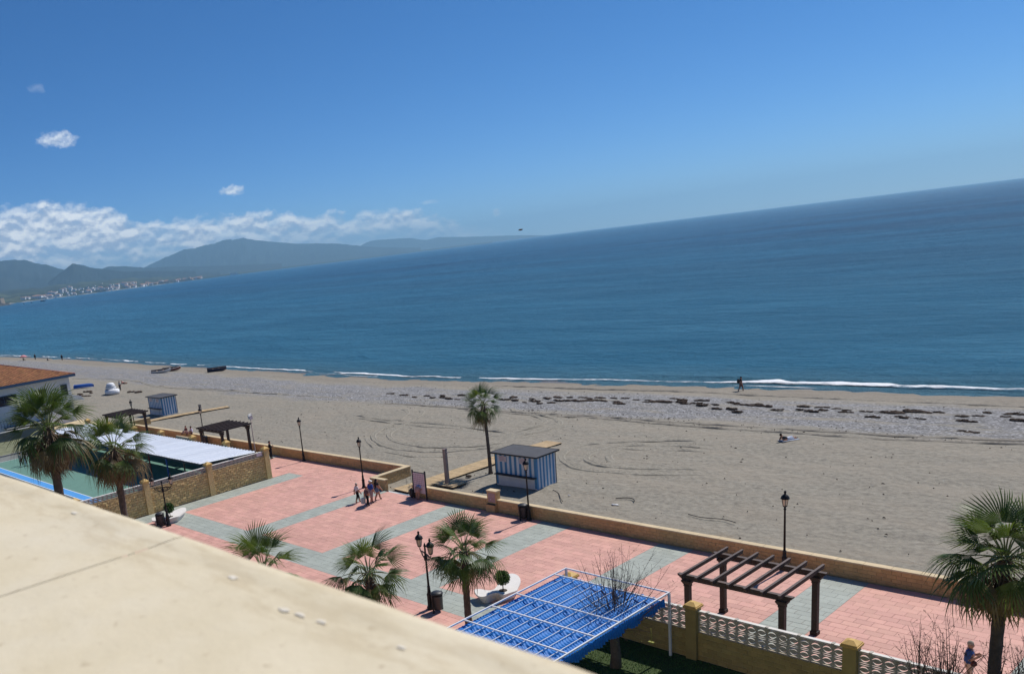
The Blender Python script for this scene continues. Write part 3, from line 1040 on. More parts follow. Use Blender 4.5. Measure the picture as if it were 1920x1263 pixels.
def course_face(parent, origin, rz, length, z0, rows, L, H, key, singles, rng, skew=0.0, proud=0.022, stuff=None):
    """lays rows of blocks along a face that runs from origin in the direction rz; the face looks to local -Y"""
    c, s = math.cos(rz), math.sin(rz)
    gap = 0.014
    for r in range(rows):
        x = -(L / 2 if r % 2 else 0)
        while x < length - 0.03:
            a, b = max(x, 0), min(x + L, length)
            if b - a > 0.06:
                cx, cz = (a + b) / 2, z0 + (r + 0.5) * H
                P = (origin[0] + c * cx, origin[1] + s * cx, cz)
                pr = proud * rng.uniform(0.75, 1.15)
                if singles(P):
                    o = link('block', block(b - a - gap, H - gap, 0.02, key), parent, (P[0] + s * (pr - 0.02) , P[1] - c * (pr - 0.02), P[2]), rz)
                    if skew:
                        o.rotation_euler = (rng.uniform(-skew, skew), 0, rz + rng.uniform(-skew, skew))
                elif stuff is not None:
                    hx, hz = (b - a - gap) / 2, (H - gap) / 2
                    vs = []
                    for (lx, ly, lz) in ((-hx, 0, -hz), (hx, 0, -hz), (hx, 0, hz), (-hx, 0, hz), (-hx + .008, -pr - rng.uniform(0, skew), -hz + .008), (hx - .008, -pr - rng.uniform(0, skew), -hz + .008), (hx - .008, -pr - rng.uniform(0, skew), hz - .008), (-hx + .008, -pr - rng.uniform(0, skew), hz - .008)):
                        vs.append((P[0] + c * lx - s * ly, P[1] + s * lx + c * ly, P[2] + lz))
                    stuff.add(vs, [(4, 5, 6, 7)] + [(k, (k + 1) % 4, 4 + (k + 1) % 4, 4 + k) for k in range(4)])
            x += L


def coping_run(parent, p0, p1, width, z0, z1, key, step=1.2, over=0.03):
    p0, p1 = Vector(p0), Vector(p1)
    L = (p1 - p0).length
    n = max(1, round(L / step))
    d = (p1 - p0) / L
    ang = math.atan2(d.y, d.x)
    l = L / n - 0.008
    mb = MB()
    e = 0.015
    hw = width / 2 + over
    vs = [(-l / 2, -hw, z0), (l / 2, -hw, z0), (l / 2, hw, z0), (-l / 2, hw, z0), (-l / 2, -hw, z1 - e), (l / 2, -hw, z1 - e), (l / 2, hw, z1 - e), (-l / 2, hw, z1 - e), (-l / 2 + .004, -hw + e, z1), (l / 2 - .004, -hw + e, z1), (l / 2 - .004, hw - e, z1), (-l / 2 + .004, hw - e, z1)]
    mb.add(vs, [(3, 2, 1, 0), (8, 9, 10, 11)] + [(k, (k + 1) % 4, 4 + (k + 1) % 4, 4 + k) for k in range(4)] + [(4 + k, 4 + (k + 1) % 4, 8 + (k + 1) % 4, 8 + k) for k in range(4)])
    me = mb.mesh('coping_stone', M[key])
    for i in range(n):
        p = p0 + d * (L / n) * (i + 0.5)
        link('coping_stone', me, parent, (p.x, p.y, 0), ang)


def beach_walls():
    rng = random.Random(8)
    t = thing('beach_wall', (-30, 43.5, 0), 'long low sandstone wall with pale coping along the beach, right of the boardwalk', 'wall')
    t.location = (0, 0, 0)
    core = MB()
    core.box(-46.6, 43.34, -0.5, -39.0, 43.68, 0.79)
    core.box(-38.2, 43.34, -0.5, 12, 43.68, 0.79)
    core.build('wall_core', M['mortar'], t)
    st = MB()
    cnt = [0]

    def near(P):
        ok = P[0] > -30.6 and P[0] < -7.5 and cnt[0] < 300
        cnt[0] += ok
        return ok
    for a, b in ((-46.6, -39.0), (-38.2, 4.0)):
        course_face(t, (a, 43.34), 0, b - a, 0.0, 4, 0.42, 0.197, 'block', near, rng, stuff=st)
    course_face(t, (4.0, 43.68), PI, 42.2, 0.0, 4, 0.42, 0.197, 'block', lambda P: False, rng, stuff=st)
    course_face(t, (-39.0, 43.68), PI, 7.6, 0.0, 4, 0.42, 0.197, 'block', lambda P: False, rng, stuff=st)
    tag(st.build('block_courses', M['block'], t), kind='stuff')
    coping_run(t, (-46.66, 43.51, 0), (-39.0, 43.51, 0), 0.36, 0.79, 0.87, 'coping')
    coping_run(t, (-38.2, 43.51, 0), (4.0, 43.51, 0), 0.36, 0.79, 0.87, 'coping')

    t = thing('beach_wall', (0, 0, 0), 'low sandstone wall turning a corner at the boardwalk opening, left of the information board', 'wall')
    core = MB()
    core.box(-103, 47.16, -0.5, -51.4, 47.54, 0.79)
    core.box(-51.42, 43.34, -0.5, -51.06, 47.54, 0.79)
    core.box(-51.06, 43.34, -0.5, -49.7, 43.68, 0.79)
    core.build('wall_core', M['mortar'], t)
    st = MB()
    no = lambda P: False
    course_face(t, (-103, 47.16), 0, 51.55, 0, 4, 0.42, 0.197, 'block', no, rng, stuff=st)
    course_face(t, (-51.06, 43.70), PI / 2, 3.84, 0, 4, 0.42, 0.197, 'block', no, rng, stuff=st)
    course_face(t, (-51.42, 47.1), -PI / 2, 3.7, 0, 4, 0.42, 0.197, 'block', no, rng, stuff=st)
    course_face(t, (-51.42, 43.34), 0, 1.72, 0, 4, 0.42, 0.197, 'block', no, rng, stuff=st)
    course_face(t, (-49.7, 43.34), PI / 2, 0.34, 0, 4, 0.42, 0.197, 'block', no, rng, stuff=st)
    tag(st.build('block_courses', M['block'], t), kind='stuff')
    coping_run(t, (-103, 47.35, 0), (-51.46, 47.35, 0), 0.40, 0.79, 0.87, 'coping')
    coping_run(t, (-51.24, 43.74, 0), (-51.24, 47.57, 0), 0.38, 0.79, 0.87, 'coping')
    coping_run(t, (-51.44, 43.51, 0), (-49.66, 43.51, 0), 0.36, 0.79, 0.87, 'coping', 0.9)

    t = thing('beach_wall', (0, 0, 0), 'short return of sandstone wall beside the far striped kiosk', 'wall')
    core = MB()
    core.box(-104.4, 47.2, -0.5, -104.0, 51.0, 0.79)
    core.build('wall_core', M['mortar'], t)
    st = MB()
    course_face(t, (-104.0, 47.2), PI / 2, 3.8, 0, 4, 0.42, 0.197, 'block', no, rng, stuff=st)
    tag(st.build('block_courses', M['block'], t), kind='stuff')
    coping_run(t, (-104.2, 47.2, 0), (-104.2, 51.0, 0), 0.40, 0.79, 0.87, 'coping')


def lattice_block(W, H, D):
    """pierced concrete block: a frame, an eye-shaped ring and two bowed bars"""
    mb = MB()
    fr = 0.028
    mb.box(-W / 2, -D / 2, 0, -W / 2 + fr, D / 2, H)
    mb.box(W / 2 - fr, -D / 2, 0, W / 2, D / 2, H)
    mb.box(-W / 2 + fr, -D / 2, 0, W / 2 - fr, D / 2, fr * 0.6)
    mb.box(-W / 2 + fr, -D / 2, H - fr * 0.6, W / 2 - fr, D / 2, H)
    n = 8
    k = H / 0.455

    def strip(lo, hi):
        vs, fs = [], []
        for i in range(n + 1):
            u = 2 * i / n - 1
            x = u * (W / 2 - fr)
            a_, b_ = lo(u), max(hi(u), lo(u) + 0.004)
            vs += [(x, -D / 2, a_), (x, D / 2, a_), (x, D / 2, b_), (x, -D / 2, b_)]
        for i in range(n):
            for q in range(4):
                a_, b_ = i * 4 + q, i * 4 + (q + 1) % 4
                fs.append((a_, a_ + 4, b_ + 4, b_))
        mb.add(vs, fs)
    c = H / 2
    q = lambda u: 1 - u * u
    strip(lambda u: c - 0.085 * k * q(u), lambda u: c + 0.085 * k * q(u))
    for sg in (1, -1):
        f1 = lambda u, sg=sg: c + sg * (0.022 * k + 0.122 * k * q(u))
        f2 = lambda u, sg=sg: c + sg * (0.190 * k - 0.022 * k * q(u))
        strip(lambda u: min(f1(u), f2(u)), lambda u: max(f1(u), f2(u)))
    return mb.mesh('lattice_block', M['lattice'])


def pillar_mesh(w, h, cap_over, cap_h):
    mb = MB()
    mb.box(-w / 2, -w / 2, -0.1, w / 2, w / 2, h)
    cp = MB()
    o = w / 2 + cap_over
    cp.box(-o, -o, h, o, o, h + 0.09)
    q = o - 0.03
    cp.box(-q, -q, h + 0.09, q, q, h + 0.13)
    a = q * 0.30
    z1, z2 = h + 0.13, h + 0.13 + cap_h
    vs = [(-q, -q, z1), (q, -q, z1), (q, q, z1), (-q, q, z1), (-a, -a, z2), (a, -a, z2), (a, a, z2), (-a, a, z2)]
    cp.add(vs, [(4, 5, 6, 7)] + [(k, (k + 1) % 4, 4 + (k + 1) % 4, 4 + k) for k in range(4)])
    return mb, cp


def garden_fence():
    """blockwork fence with pierced panels between the promenade and the lawn"""
    rng = random.Random(12)
    t = thing('garden_wall', (0, 0, 0), 'block wall topped by pierced concrete panels, between the lawn and the dark pergola', 'wall')
    X0, X1 = -23.65, 0.5
    Y0, Y1 = 31.5, 31.7
    core = MB().box(X0, Y0 + 0.02, -0.4, X1, Y1, 1.22)
    core.build('wall_core', M['mortar'], t)
    pw, ph = pillar_mesh(0.46, 2.30, 0.07, 0.12)
    pm, cm = pw.mesh('pillar', M['olive']), ph.mesh('pillar_cap', M['yellow'])
    pxs = [-23.65, -17.53, -11.42, -5.3]
    for x in pxs:
        p = link('pillar', pm, t, (x, 31.58, 0))
        link('pillar_cap', cm, p)
    st = MB()
    cnt = [0]

    def sg(P):
        ok = -19.9 < P[0] < -9.0 and cnt[0] < 290
        cnt[0] += ok
        return ok
    lb = {}
    for a, b in zip(pxs, pxs[1:]):
        a, b = a + 0.23, b - 0.23
        course_face(t, (a, Y0 + 0.02), 0, b - a, 0.0, 6, 0.42, 0.203, 'olive', sg, rng, stuff=st)
        n = round((b - a) / 0.405)
        wd = (b - a) / n
        k = round(wd, 3)
        if k not in lb:
            lb[k] = lattice_block(wd - 0.006, 0.455, 0.055)
        for i in range(n):
            for r in range(2):
                link('lattice_block', lb[k], t, (a + (i + 0.5) * wd, 31.6, 1.225 + r * 0.458))
        MB().box(a, 31.52, 2.143, b, 31.68, 2.20).build('top_rail', M['rail'], t)
        for i in range(1, n, 3):
            MB().box(a + i * wd - 0.05, 31.505, 2.13, a + i * wd + 0.05, 31.695, 2.225).build('rail_clip', M['lattice'], t)
    tag(st.build('block_courses', M['olive'], t), kind='stuff')

    # fence of the sports court: split-faced panels seen along the grey strip
    t = thing('garden_wall', (0, 0, 0), 'tall ochre split-faced stone wall with capped pillars beside the sports court', 'wall')
    xw = -62.6
    core = MB()
    core.box(xw - 0.2, 17.5, -0.4, xw, 41.2, 2.07)
    core.box(-101, 41.1, -0.4, xw - 0.2, 41.3, 2.2)
    core.build('wall_core', M['mortar'], t)
    pw, ph = pillar_mesh(0.5, 2.62, 0.06, 0.16)
    pm, cm = pw.mesh('pillar', M['split']), ph.mesh('pillar_cap', M['yellow'])
    pys = [41.1, 35.2, 29.3, 23.4, 17.5]
    for y in pys:
        p = link('pillar', pm, t, (xw - 0.08, y, 0))
        link('pillar_cap', cm, p)
    for x in (-69.2, -75.5, -82.1, -88.4, -94.8, -101.0):
        p = link('pillar', pm, t, (x, 41.2, -0.02))
        link('pillar_cap', cm, p)
    st = MB()
    lb = None
    for a, b in zip(pys[1:], pys):
        a, b = a + 0.25, b - 0.25
        course_face(t, (xw, a), PI / 2, b - a, 0.0, 10, 0.40, 0.203, 'split', lambda P: False, rng, skew=0.045, proud=0.03, stuff=st)
        MB().box(xw - 0.17, a, 2.075, xw + 0.05, b, 2.115).build('ledge', M['coping'], t)
        n = round((b - a) / 0.4)
        wd = (b - a) / n
        if lb is None:
            lb = lattice_block(wd - 0.006, 0.36, 0.06)
        for i in range(n):
            link('lattice_block', lb, t, (xw - 0.08, a + (i + 0.5) * wd, 2.118), PI / 2)
        MB().box(xw - 0.17, a, 2.482, xw + 0.02, b, 2.535).build('top_rail', M['rail'], t)
    course_face(t, (-101, 41.3 - 0.2), 0, 38.2, 0.0, 10, 0.40, 0.203, 'split', lambda P: False, rng, skew=0.03, stuff=st)
    tag(st.build('block_courses', M['split'], t), kind='stuff')
    pl = MB().box(-0.01, -0.28, -0.14, 0.012, 0.28, 0.14)
    tag(pl.build('wall_plaque', M['panelpink'], None, (xw + 0.075, 40.35, 2.36)), 'small pale plaque fixed high on the ochre wall by its end pillar', 'plaque')


# ------------------------------------------------------------------ street furniture
def lantern(parent, x, y, z, s=1.0):
    gl = MB().lathe([(0.10 * s, 0.03), (0.165 * s, 0.40 * s)], x, y, z, 6, 0, False)
    L = gl.build('lantern', M['lglass'], parent)
    fr = MB()
    for k in range(6):
        a = 2 * PI * k / 6
        fr.bar((x + 0.102 * s * math.cos(a), y + 0.102 * s * math.sin(a), z), (x + 0.17 * s * math.cos(a), y + 0.17 * s * math.sin(a), z + 0.42 * s), 0.018, 0.018)
    fr.lathe([(0.05, -0.05), (0.11 * s, 0.0), (0.115 * s, 0.03)], x, y, z, 8)
    fr.build('lantern_frame', M['iron'], L)
    MB().lathe([(0.20 * s, 0.40 * s), (0.235 * s, 0.43 * s), (0.215 * s, 0.47 * s), (0.19 * s, 0.55 * s), (0.09 * s, 0.65 * s), (0.055 * s, 0.67 * s), (0.05 * s, 0.74 * s), (0.075 * s, 0.78 * s), (0.04 * s, 0.84 * s), (0.006, 0.88 * s)], x, y, z, 10).build('lantern_cap', M['iron'], L)
    return L


def lamp_mesh():
    t = thing('street_lamp', (0, 0, 0), 'x', 'street lamp', 'single lantern lamps along the beach wall')
    MB().lathe([(0.17, 0), (0.17, 0.10), (0.12, 0.16), (0.115, 0.62), (0.135, 0.66), (0.09, 0.74), (0.075, 1.0), (0.09, 1.03), (0.06, 1.08)], 0, 0, 0, 12).build('lamp_base', M['iron'], t)
    MB().lathe([(0.058, 1.05), (0.046, 3.22), (0.075, 3.26), (0.05, 3.31), (0.04, 3.40)], 0, 0, 0, 10).build('lamp_post', M['iron'], t)
    lantern(t, 0, 0, 3.42, 0.95)
    return t


def lamps():
    t = lamp_mesh()
    spots = [(-18.78, 42.85, 'black single lantern lamp rising behind the large dark pergola'),
             (-35.2, 42.95, 'black single lantern lamp with a bin at its foot, in front of the striped kiosk'),
             (-51.95, 43.05, 'black single lantern lamp behind the walking group, inside the wall corner'),
             (-64.9, 46.8, 'black single lantern lamp standing by the wall between the dark-clad man and the wall corner'),
             (-83.2, 46.85, 'black single lantern lamp behind the smaller dark pergola with the slatted roof'),
             (-100.2, 46.85, 'farthest black single lantern lamp, beside the far striped kiosk')]
    for i, (x, y, lb) in enumerate(spots):
        o = t if i == 0 else copy_tree(t)
        o.location = (x, y, 0)
        o.rotation_euler = (0, 0, 0.3 * i)
        o['label'] = lb
    # two-armed lamps
    d = thing('double_lamp', (0, 0, 0), 'x', 'street lamp', 'double lantern lamps on the promenade')
    MB().lathe([(0.19, 0), (0.19, 0.12), (0.14, 0.18), (0.13, 0.75), (0.15, 0.80), (0.10, 0.9), (0.075, 1.2), (0.09, 1.24), (0.06, 1.3)], 0, 0, 0, 12).build('lamp_base', M['iron'], d)
    MB().lathe([(0.06, 1.25), (0.048, 2.66), (0.10, 2.70), (0.10, 2.92), (0.05, 2.98), (0.045, 3.4), (0.075, 3.45), (0.02, 3.62)], 0, 0, 0, 10).build('lamp_post', M['iron'], d)
    for sgn in (-1, 1):
        arm = MB()
        arm.tube([(0.05 * sgn, 0, 3.06), (0.35 * sgn, 0, 3.06), (0.58 * sgn, 0, 3.02), (0.72 * sgn, 0, 3.10), (0.72 * sgn, 0, 3.2)], 0.032, 6)
        arm.tube([(0.06 * sgn, 0, 2.72), (0.30 * sgn, 0, 2.76), (0.52 * sgn, 0, 2.90), (0.64 * sgn, 0, 3.0)], 0.026, 6)
        for cx, r in ((0.24, 0.12), (0.45, 0.075)):
            arm.tube([(cx * sgn + r * math.cos(a), 0, 2.92 + r * math.sin(a)) for a in np.linspace(0, 2 * PI, 13)], 0.016, 5)
        arm.build('lamp_arm', M['iron'], d)
        lantern(d, 0.72 * sgn, 0, 3.24, 0.95)
    d.location = (-30.4, 28.75, 0)
    d.rotation_euler = (0, 0, R(-22))
    d['label'] = 'black double lantern lamp with scrolled arms, left of the bushy palm'
    e = copy_tree(d)
    e.location = (-58.0, 28.45, 0)
    e.rotation_euler = (0, 0, R(48))
    e['label'] = 'black double lantern lamp with scrolled arms in front of the ochre stone wall'
    # litter bins
    b = thing('litter_bin', (0, 0, 0), 'x', 'bin', 'dark litter bins at the lamp feet')
    MB().lathe([(0.20, 0.12), (0.27, 0.20), (0.30, 0.88), (0.31, 0.90), (0.29, 0.90), (0.27, 0.3)], 0, 0, 0, 14).build('bin_body', M['bin'], b)
    MB().lathe([(0.33, 0.97), (0.34, 1.0), (0.22, 1.08), (0.02, 1.10)], 0, 0, 0, 14).build('bin_lid', M['bin'], b)
    for q in (-0.325, 0.325):
        MB().box(-0.03, q - 0.035, 0, 0.03, q + 0.035, 1.02).build('bin_upright', M['iron'], b)
    for i, (x, y, lb) in enumerate([(-35.62, 42.88, 'dark cylindrical bin at the foot of the lamp in front of the striped kiosk'),
                                    (-29.86, 28.75, 'dark cylindrical bin at the foot of the double lamp, left of the bushy palm trunk'),
                                    (-82.6, 46.55, 'dark cylindrical bin under the back of the smaller pergola'),
                                    (-58.45, 28.05, 'dark cylindrical bin at the foot of the double lamp beside the far white bench')]):
        o = b if i == 0 else copy_tree(b)
        o.location = (x, y, 0)
        o['label'] = lb


def pergola():
    t = thing('pergola', (0, 0, 0), 'x', 'pergola', 'dark timber pergolas on the promenade')
    hw = 2.03
    pm = MB()
    pm.box(-0.115, -0.115, 0, 0.115, 0.115, 2.45)
    pm.box(-0.15, -0.15, 0, 0.15, 0.15, 0.18)
    pme = pm.mesh('post', M['wood'])
    cp = MB()
    cp.box(-0.135, -0.135, 2.40, 0.135, 0.135, 2.46)
    cp.hexa([(-0.12, -0.12, 2.46), (0.12, -0.12, 2.46), (0.12, 0.12, 2.46), (-0.12, 0.12, 2.46), (-0.21, -0.17, 2.60), (0.21, -0.17, 2.60), (0.21, 0.17, 2.60), (-0.21, 0.17, 2.60)])
    cp.box(-0.22, -0.18, 2.60, 0.22, 0.18, 2.68)
    cpe = cp.mesh('capital', M['wood'])
    bm_ = MB()
    L = 2.46
    h0, h1 = 2.68, 2.92
    vs = [(-L + .22, -0.09, h0), (L - .22, -0.09, h0), (L - .22, 0.09, h0), (-L + .22, 0.09, h0), (-L, -0.09, h1 - 0.06), (L, -0.09, h1 - 0.06), (L, 0.09, h1 - 0.06), (-L, 0.09, h1 - 0.06), (-L, -0.09, h1), (L, -0.09, h1), (L, 0.09, h1), (-L, 0.09, h1)]
    bm_.add(vs, [(3, 2, 1, 0), (0, 1, 5, 4), (2, 3, 7, 6), (1, 2, 6, 5), (3, 0, 4, 7), (4, 5, 9, 8), (6, 7, 11, 10), (5, 6, 10, 9), (7, 4, 8, 11)])
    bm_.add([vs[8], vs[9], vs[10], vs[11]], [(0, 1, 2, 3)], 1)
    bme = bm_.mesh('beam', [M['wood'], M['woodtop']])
    for y in (-1.6, 1.52):
        link('beam', bme, t, (0, y, 0))
        for x in (-hw, hw):
            p = link('post', pme, t, (x, y, 0))
            link('capital', cpe, p)
    rm = MB()
    Lr = 2.1
    vs = [(-0.05, -Lr + .1, 2.90), (0.05, -Lr + .1, 2.90), (0.05, Lr - .1, 2.90), (-0.05, Lr - .1, 2.90), (-0.05, -Lr, 3.07), (0.05, -Lr, 3.07), (0.05, Lr, 3.07), (-0.05, Lr, 3.07)]
    rm.add(vs, [(3, 2, 1, 0), (0, 1, 5, 4), (1, 2, 6, 5), (2, 3, 7, 6), (3, 0, 4, 7)])
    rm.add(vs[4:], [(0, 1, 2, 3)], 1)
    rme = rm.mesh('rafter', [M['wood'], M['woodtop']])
    for k in range(7):
        link('rafter', rme, t, (-2.1 + k * 0.70, 0, 0))
    t.location = (-16.68, 34.9, 0)
    t['label'] = 'large dark brown timber pergola with seven rafters behind the pierced garden wall'
    a = copy_tree(t)
    a.location = (-75.7, 45.1, 0)
    a['label'] = 'dark brown timber pergola by the beach wall behind the white canopy roof, under the floodlight'
    b = copy_tree(t)
    b.location = (-98.3, 45.0, 0)
    b['label'] = 'farthest dark brown timber pergola, below the far striped kiosk'


def kiosk():
    t = thing('kiosk', (0, 0, 0), 'x', 'kiosk', 'blue and white striped beach kiosks')
    X0, X1, Y0, Y1, H = -1.95, 1.95, -1.15, 1.15, 2.46
    MB().box(X0 + 0.03, Y0 + 0.03, -0.2, X1 - 0.03, Y1 - 0.03, H - 0.02).build('walls', M['kwhite'], t)
    # board cladding, one board of alternating colour after another, each slightly proud
    n = 17
    wd = (X1 - X0) / n
    sh = {}
    for i in range(n):
        blue = i % 2 == 0
        z0 = 0.05 if i in (0, n - 1) else 0.92
        k = ('f', blue, z0)
        if k not in sh:
            sh[k] = MB().box(-wd / 2 + 0.003, -0.02, z0, wd / 2 - 0.003, 0, H).mesh('board', M['kblue' if blue else 'kwhite'])
        link('board', sh[k], t, (X0 + (i + 0.5) * wd, Y0 + 0.03, 0))
    lower = MB()
    for i in range(6):
        lower.box(X0 + wd + 0.004, Y0 - 0.004, 0.03 + i * 0.145, X1 - wd - 0.004, Y0 + 0.03, 0.03 + (i + 1) * 0.145 - 0.008)
    lower.build('front_apron', M['kwhite'], t)
    m2 = 12
    ws = (Y1 - Y0) / m2
    for i in range(m2):
        blue = i % 2 == 0
        k = ('s', blue)
        if k not in sh:
            sh[k] = MB().box(0, -ws / 2 + 0.003, 0.03, 0.02, ws / 2 - 0.003, H).mesh('board', M['kblue' if blue else 'kwhite'])
        link('board', sh[k], t, (X1 - 0.03, Y0 + (i + 0.5) * ws, 0))
    cn = MB()
    for x, y in ((X0 - 0.012, Y0 - 0.012), (X1 - 0.02, Y1 - 0.02)):
        cn.box(x, y, -0.1, x + 0.04, y + 0.04, H)
    cn.build('corner_trim', M['kdark'], t)
    MB().box(X0 + 0.12, Y0 - 0.36, 0.86, X1 - 0.02, Y0 - 0.012, 0.93).build('counter', M['kdark'], t)
    MB().box(0.92, Y0 - 0.012, 0.03, 0.96, Y0 - 0.006, 0.86).build('hatch_joint', M['kdark'], t)
    for x in (X0 + 0.75, X0 + 2.75):
        p = MB().box(x - 0.36, Y0 - 0.03, 1.85, x + 0.36, Y0 + 0.008, 2.28).build('price_board', M['panelpink'], t)
        q = MB()
        for r in range(4):
            q.box(x - 0.28, Y0 - 0.034, 1.93 + r * 0.08, x + 0.28 - 0.13 * (r % 2), Y0 - 0.031, 1.96 + r * 0.08)
        q.build('print', M['print'], p)
    rf = MB()
    o = 0.22
    rf.box(X0 - o, Y0 - o, H, X1 + o, Y1 + o, H + 0.07)
    rf.build('roof', M['kroof'], t)
    ed = MB()
    for a, b in (((X0 - o, Y0 - o - 0.012), (X1 + o, Y0 - o - 0.012)), ((X1 + o + 0.012, Y0 - o), (X1 + o + 0.012, Y1 + o)), ((X0 - o, Y1 + o + 0.012), (X1 + o, Y1 + o + 0.012)), ((X0 - o - 0.012, Y0 - o), (X0 - o - 0.012, Y1 + o))):
        ed.bar((a[0], a[1], H + 0.03), (b[0], b[1], H + 0.03), 0.022, 0.12)
    ed.build('roof_edge', M['kdark'], t)
    t.location = (-41.02, 50.0, 0)
    t['label'] = 'blue and white striped kiosk with a flat dark roof, beside the single beach palm'
    a = copy_tree(t)
    a.location = (-110.0, 56.2, 0)
    a['label'] = 'far blue and white striped kiosk beyond the white canopy, beside the long wooden walkway'


def boardwalk(path, wd, label):
    t = thing('boardwalk', (0, 0, 0), label, 'boardwalk')
    rng = random.Random(6)
    mb = MB()
    p = np.array(path, float)
    d = np.r_[0, np.cumsum(np.linalg.norm(np.diff(p, axis=0), axis=1))]
    s = 0.0
    while s < d[-1]:
        c = np.array([np.interp(s, d, p[:, 0]), np.interp(s, d, p[:, 1])])
        c2 = np.array([np.interp(s + 0.02, d, p[:, 0]), np.interp(s + 0.02, d, p[:, 1])])
        tn = (c2 - c) / (np.linalg.norm(c2 - c) + 1e-9)
        nn = np.array([-tn[1], tn[0]])
        z = zb(c[0], c[1]) + 0.09 + rng.uniform(-0.006, 0.006)
        a, b = c - nn * wd / 2, c + nn * wd / 2
        mb.bar((a[0], a[1], z), (b[0], b[1], z), 0.145, 0.04)
        s += 0.155
    o = mb.build('deck_planks', M['plank'], t)
    o['kind'] = 'stuff'
    be = MB()
    for sgn in (-1, 1):
        pts = []
        for i in range(len(p)):
            tn = p[min(i + 1, len(p) - 1)] - p[max(i - 1, 0)]
            tn /= np.linalg.norm(tn)
            nn = np.array([-tn[1], tn[0]])
            q = p[i] + nn * sgn * wd * 0.44
            pts.append((q[0], q[1], zb(q[0], q[1]) + 0.02))
        for a, b in zip(pts, pts[1:]):
            be.bar(a, b, 0.07, 0.09)
    be.build('bearers', M['wood'], t)
    return t


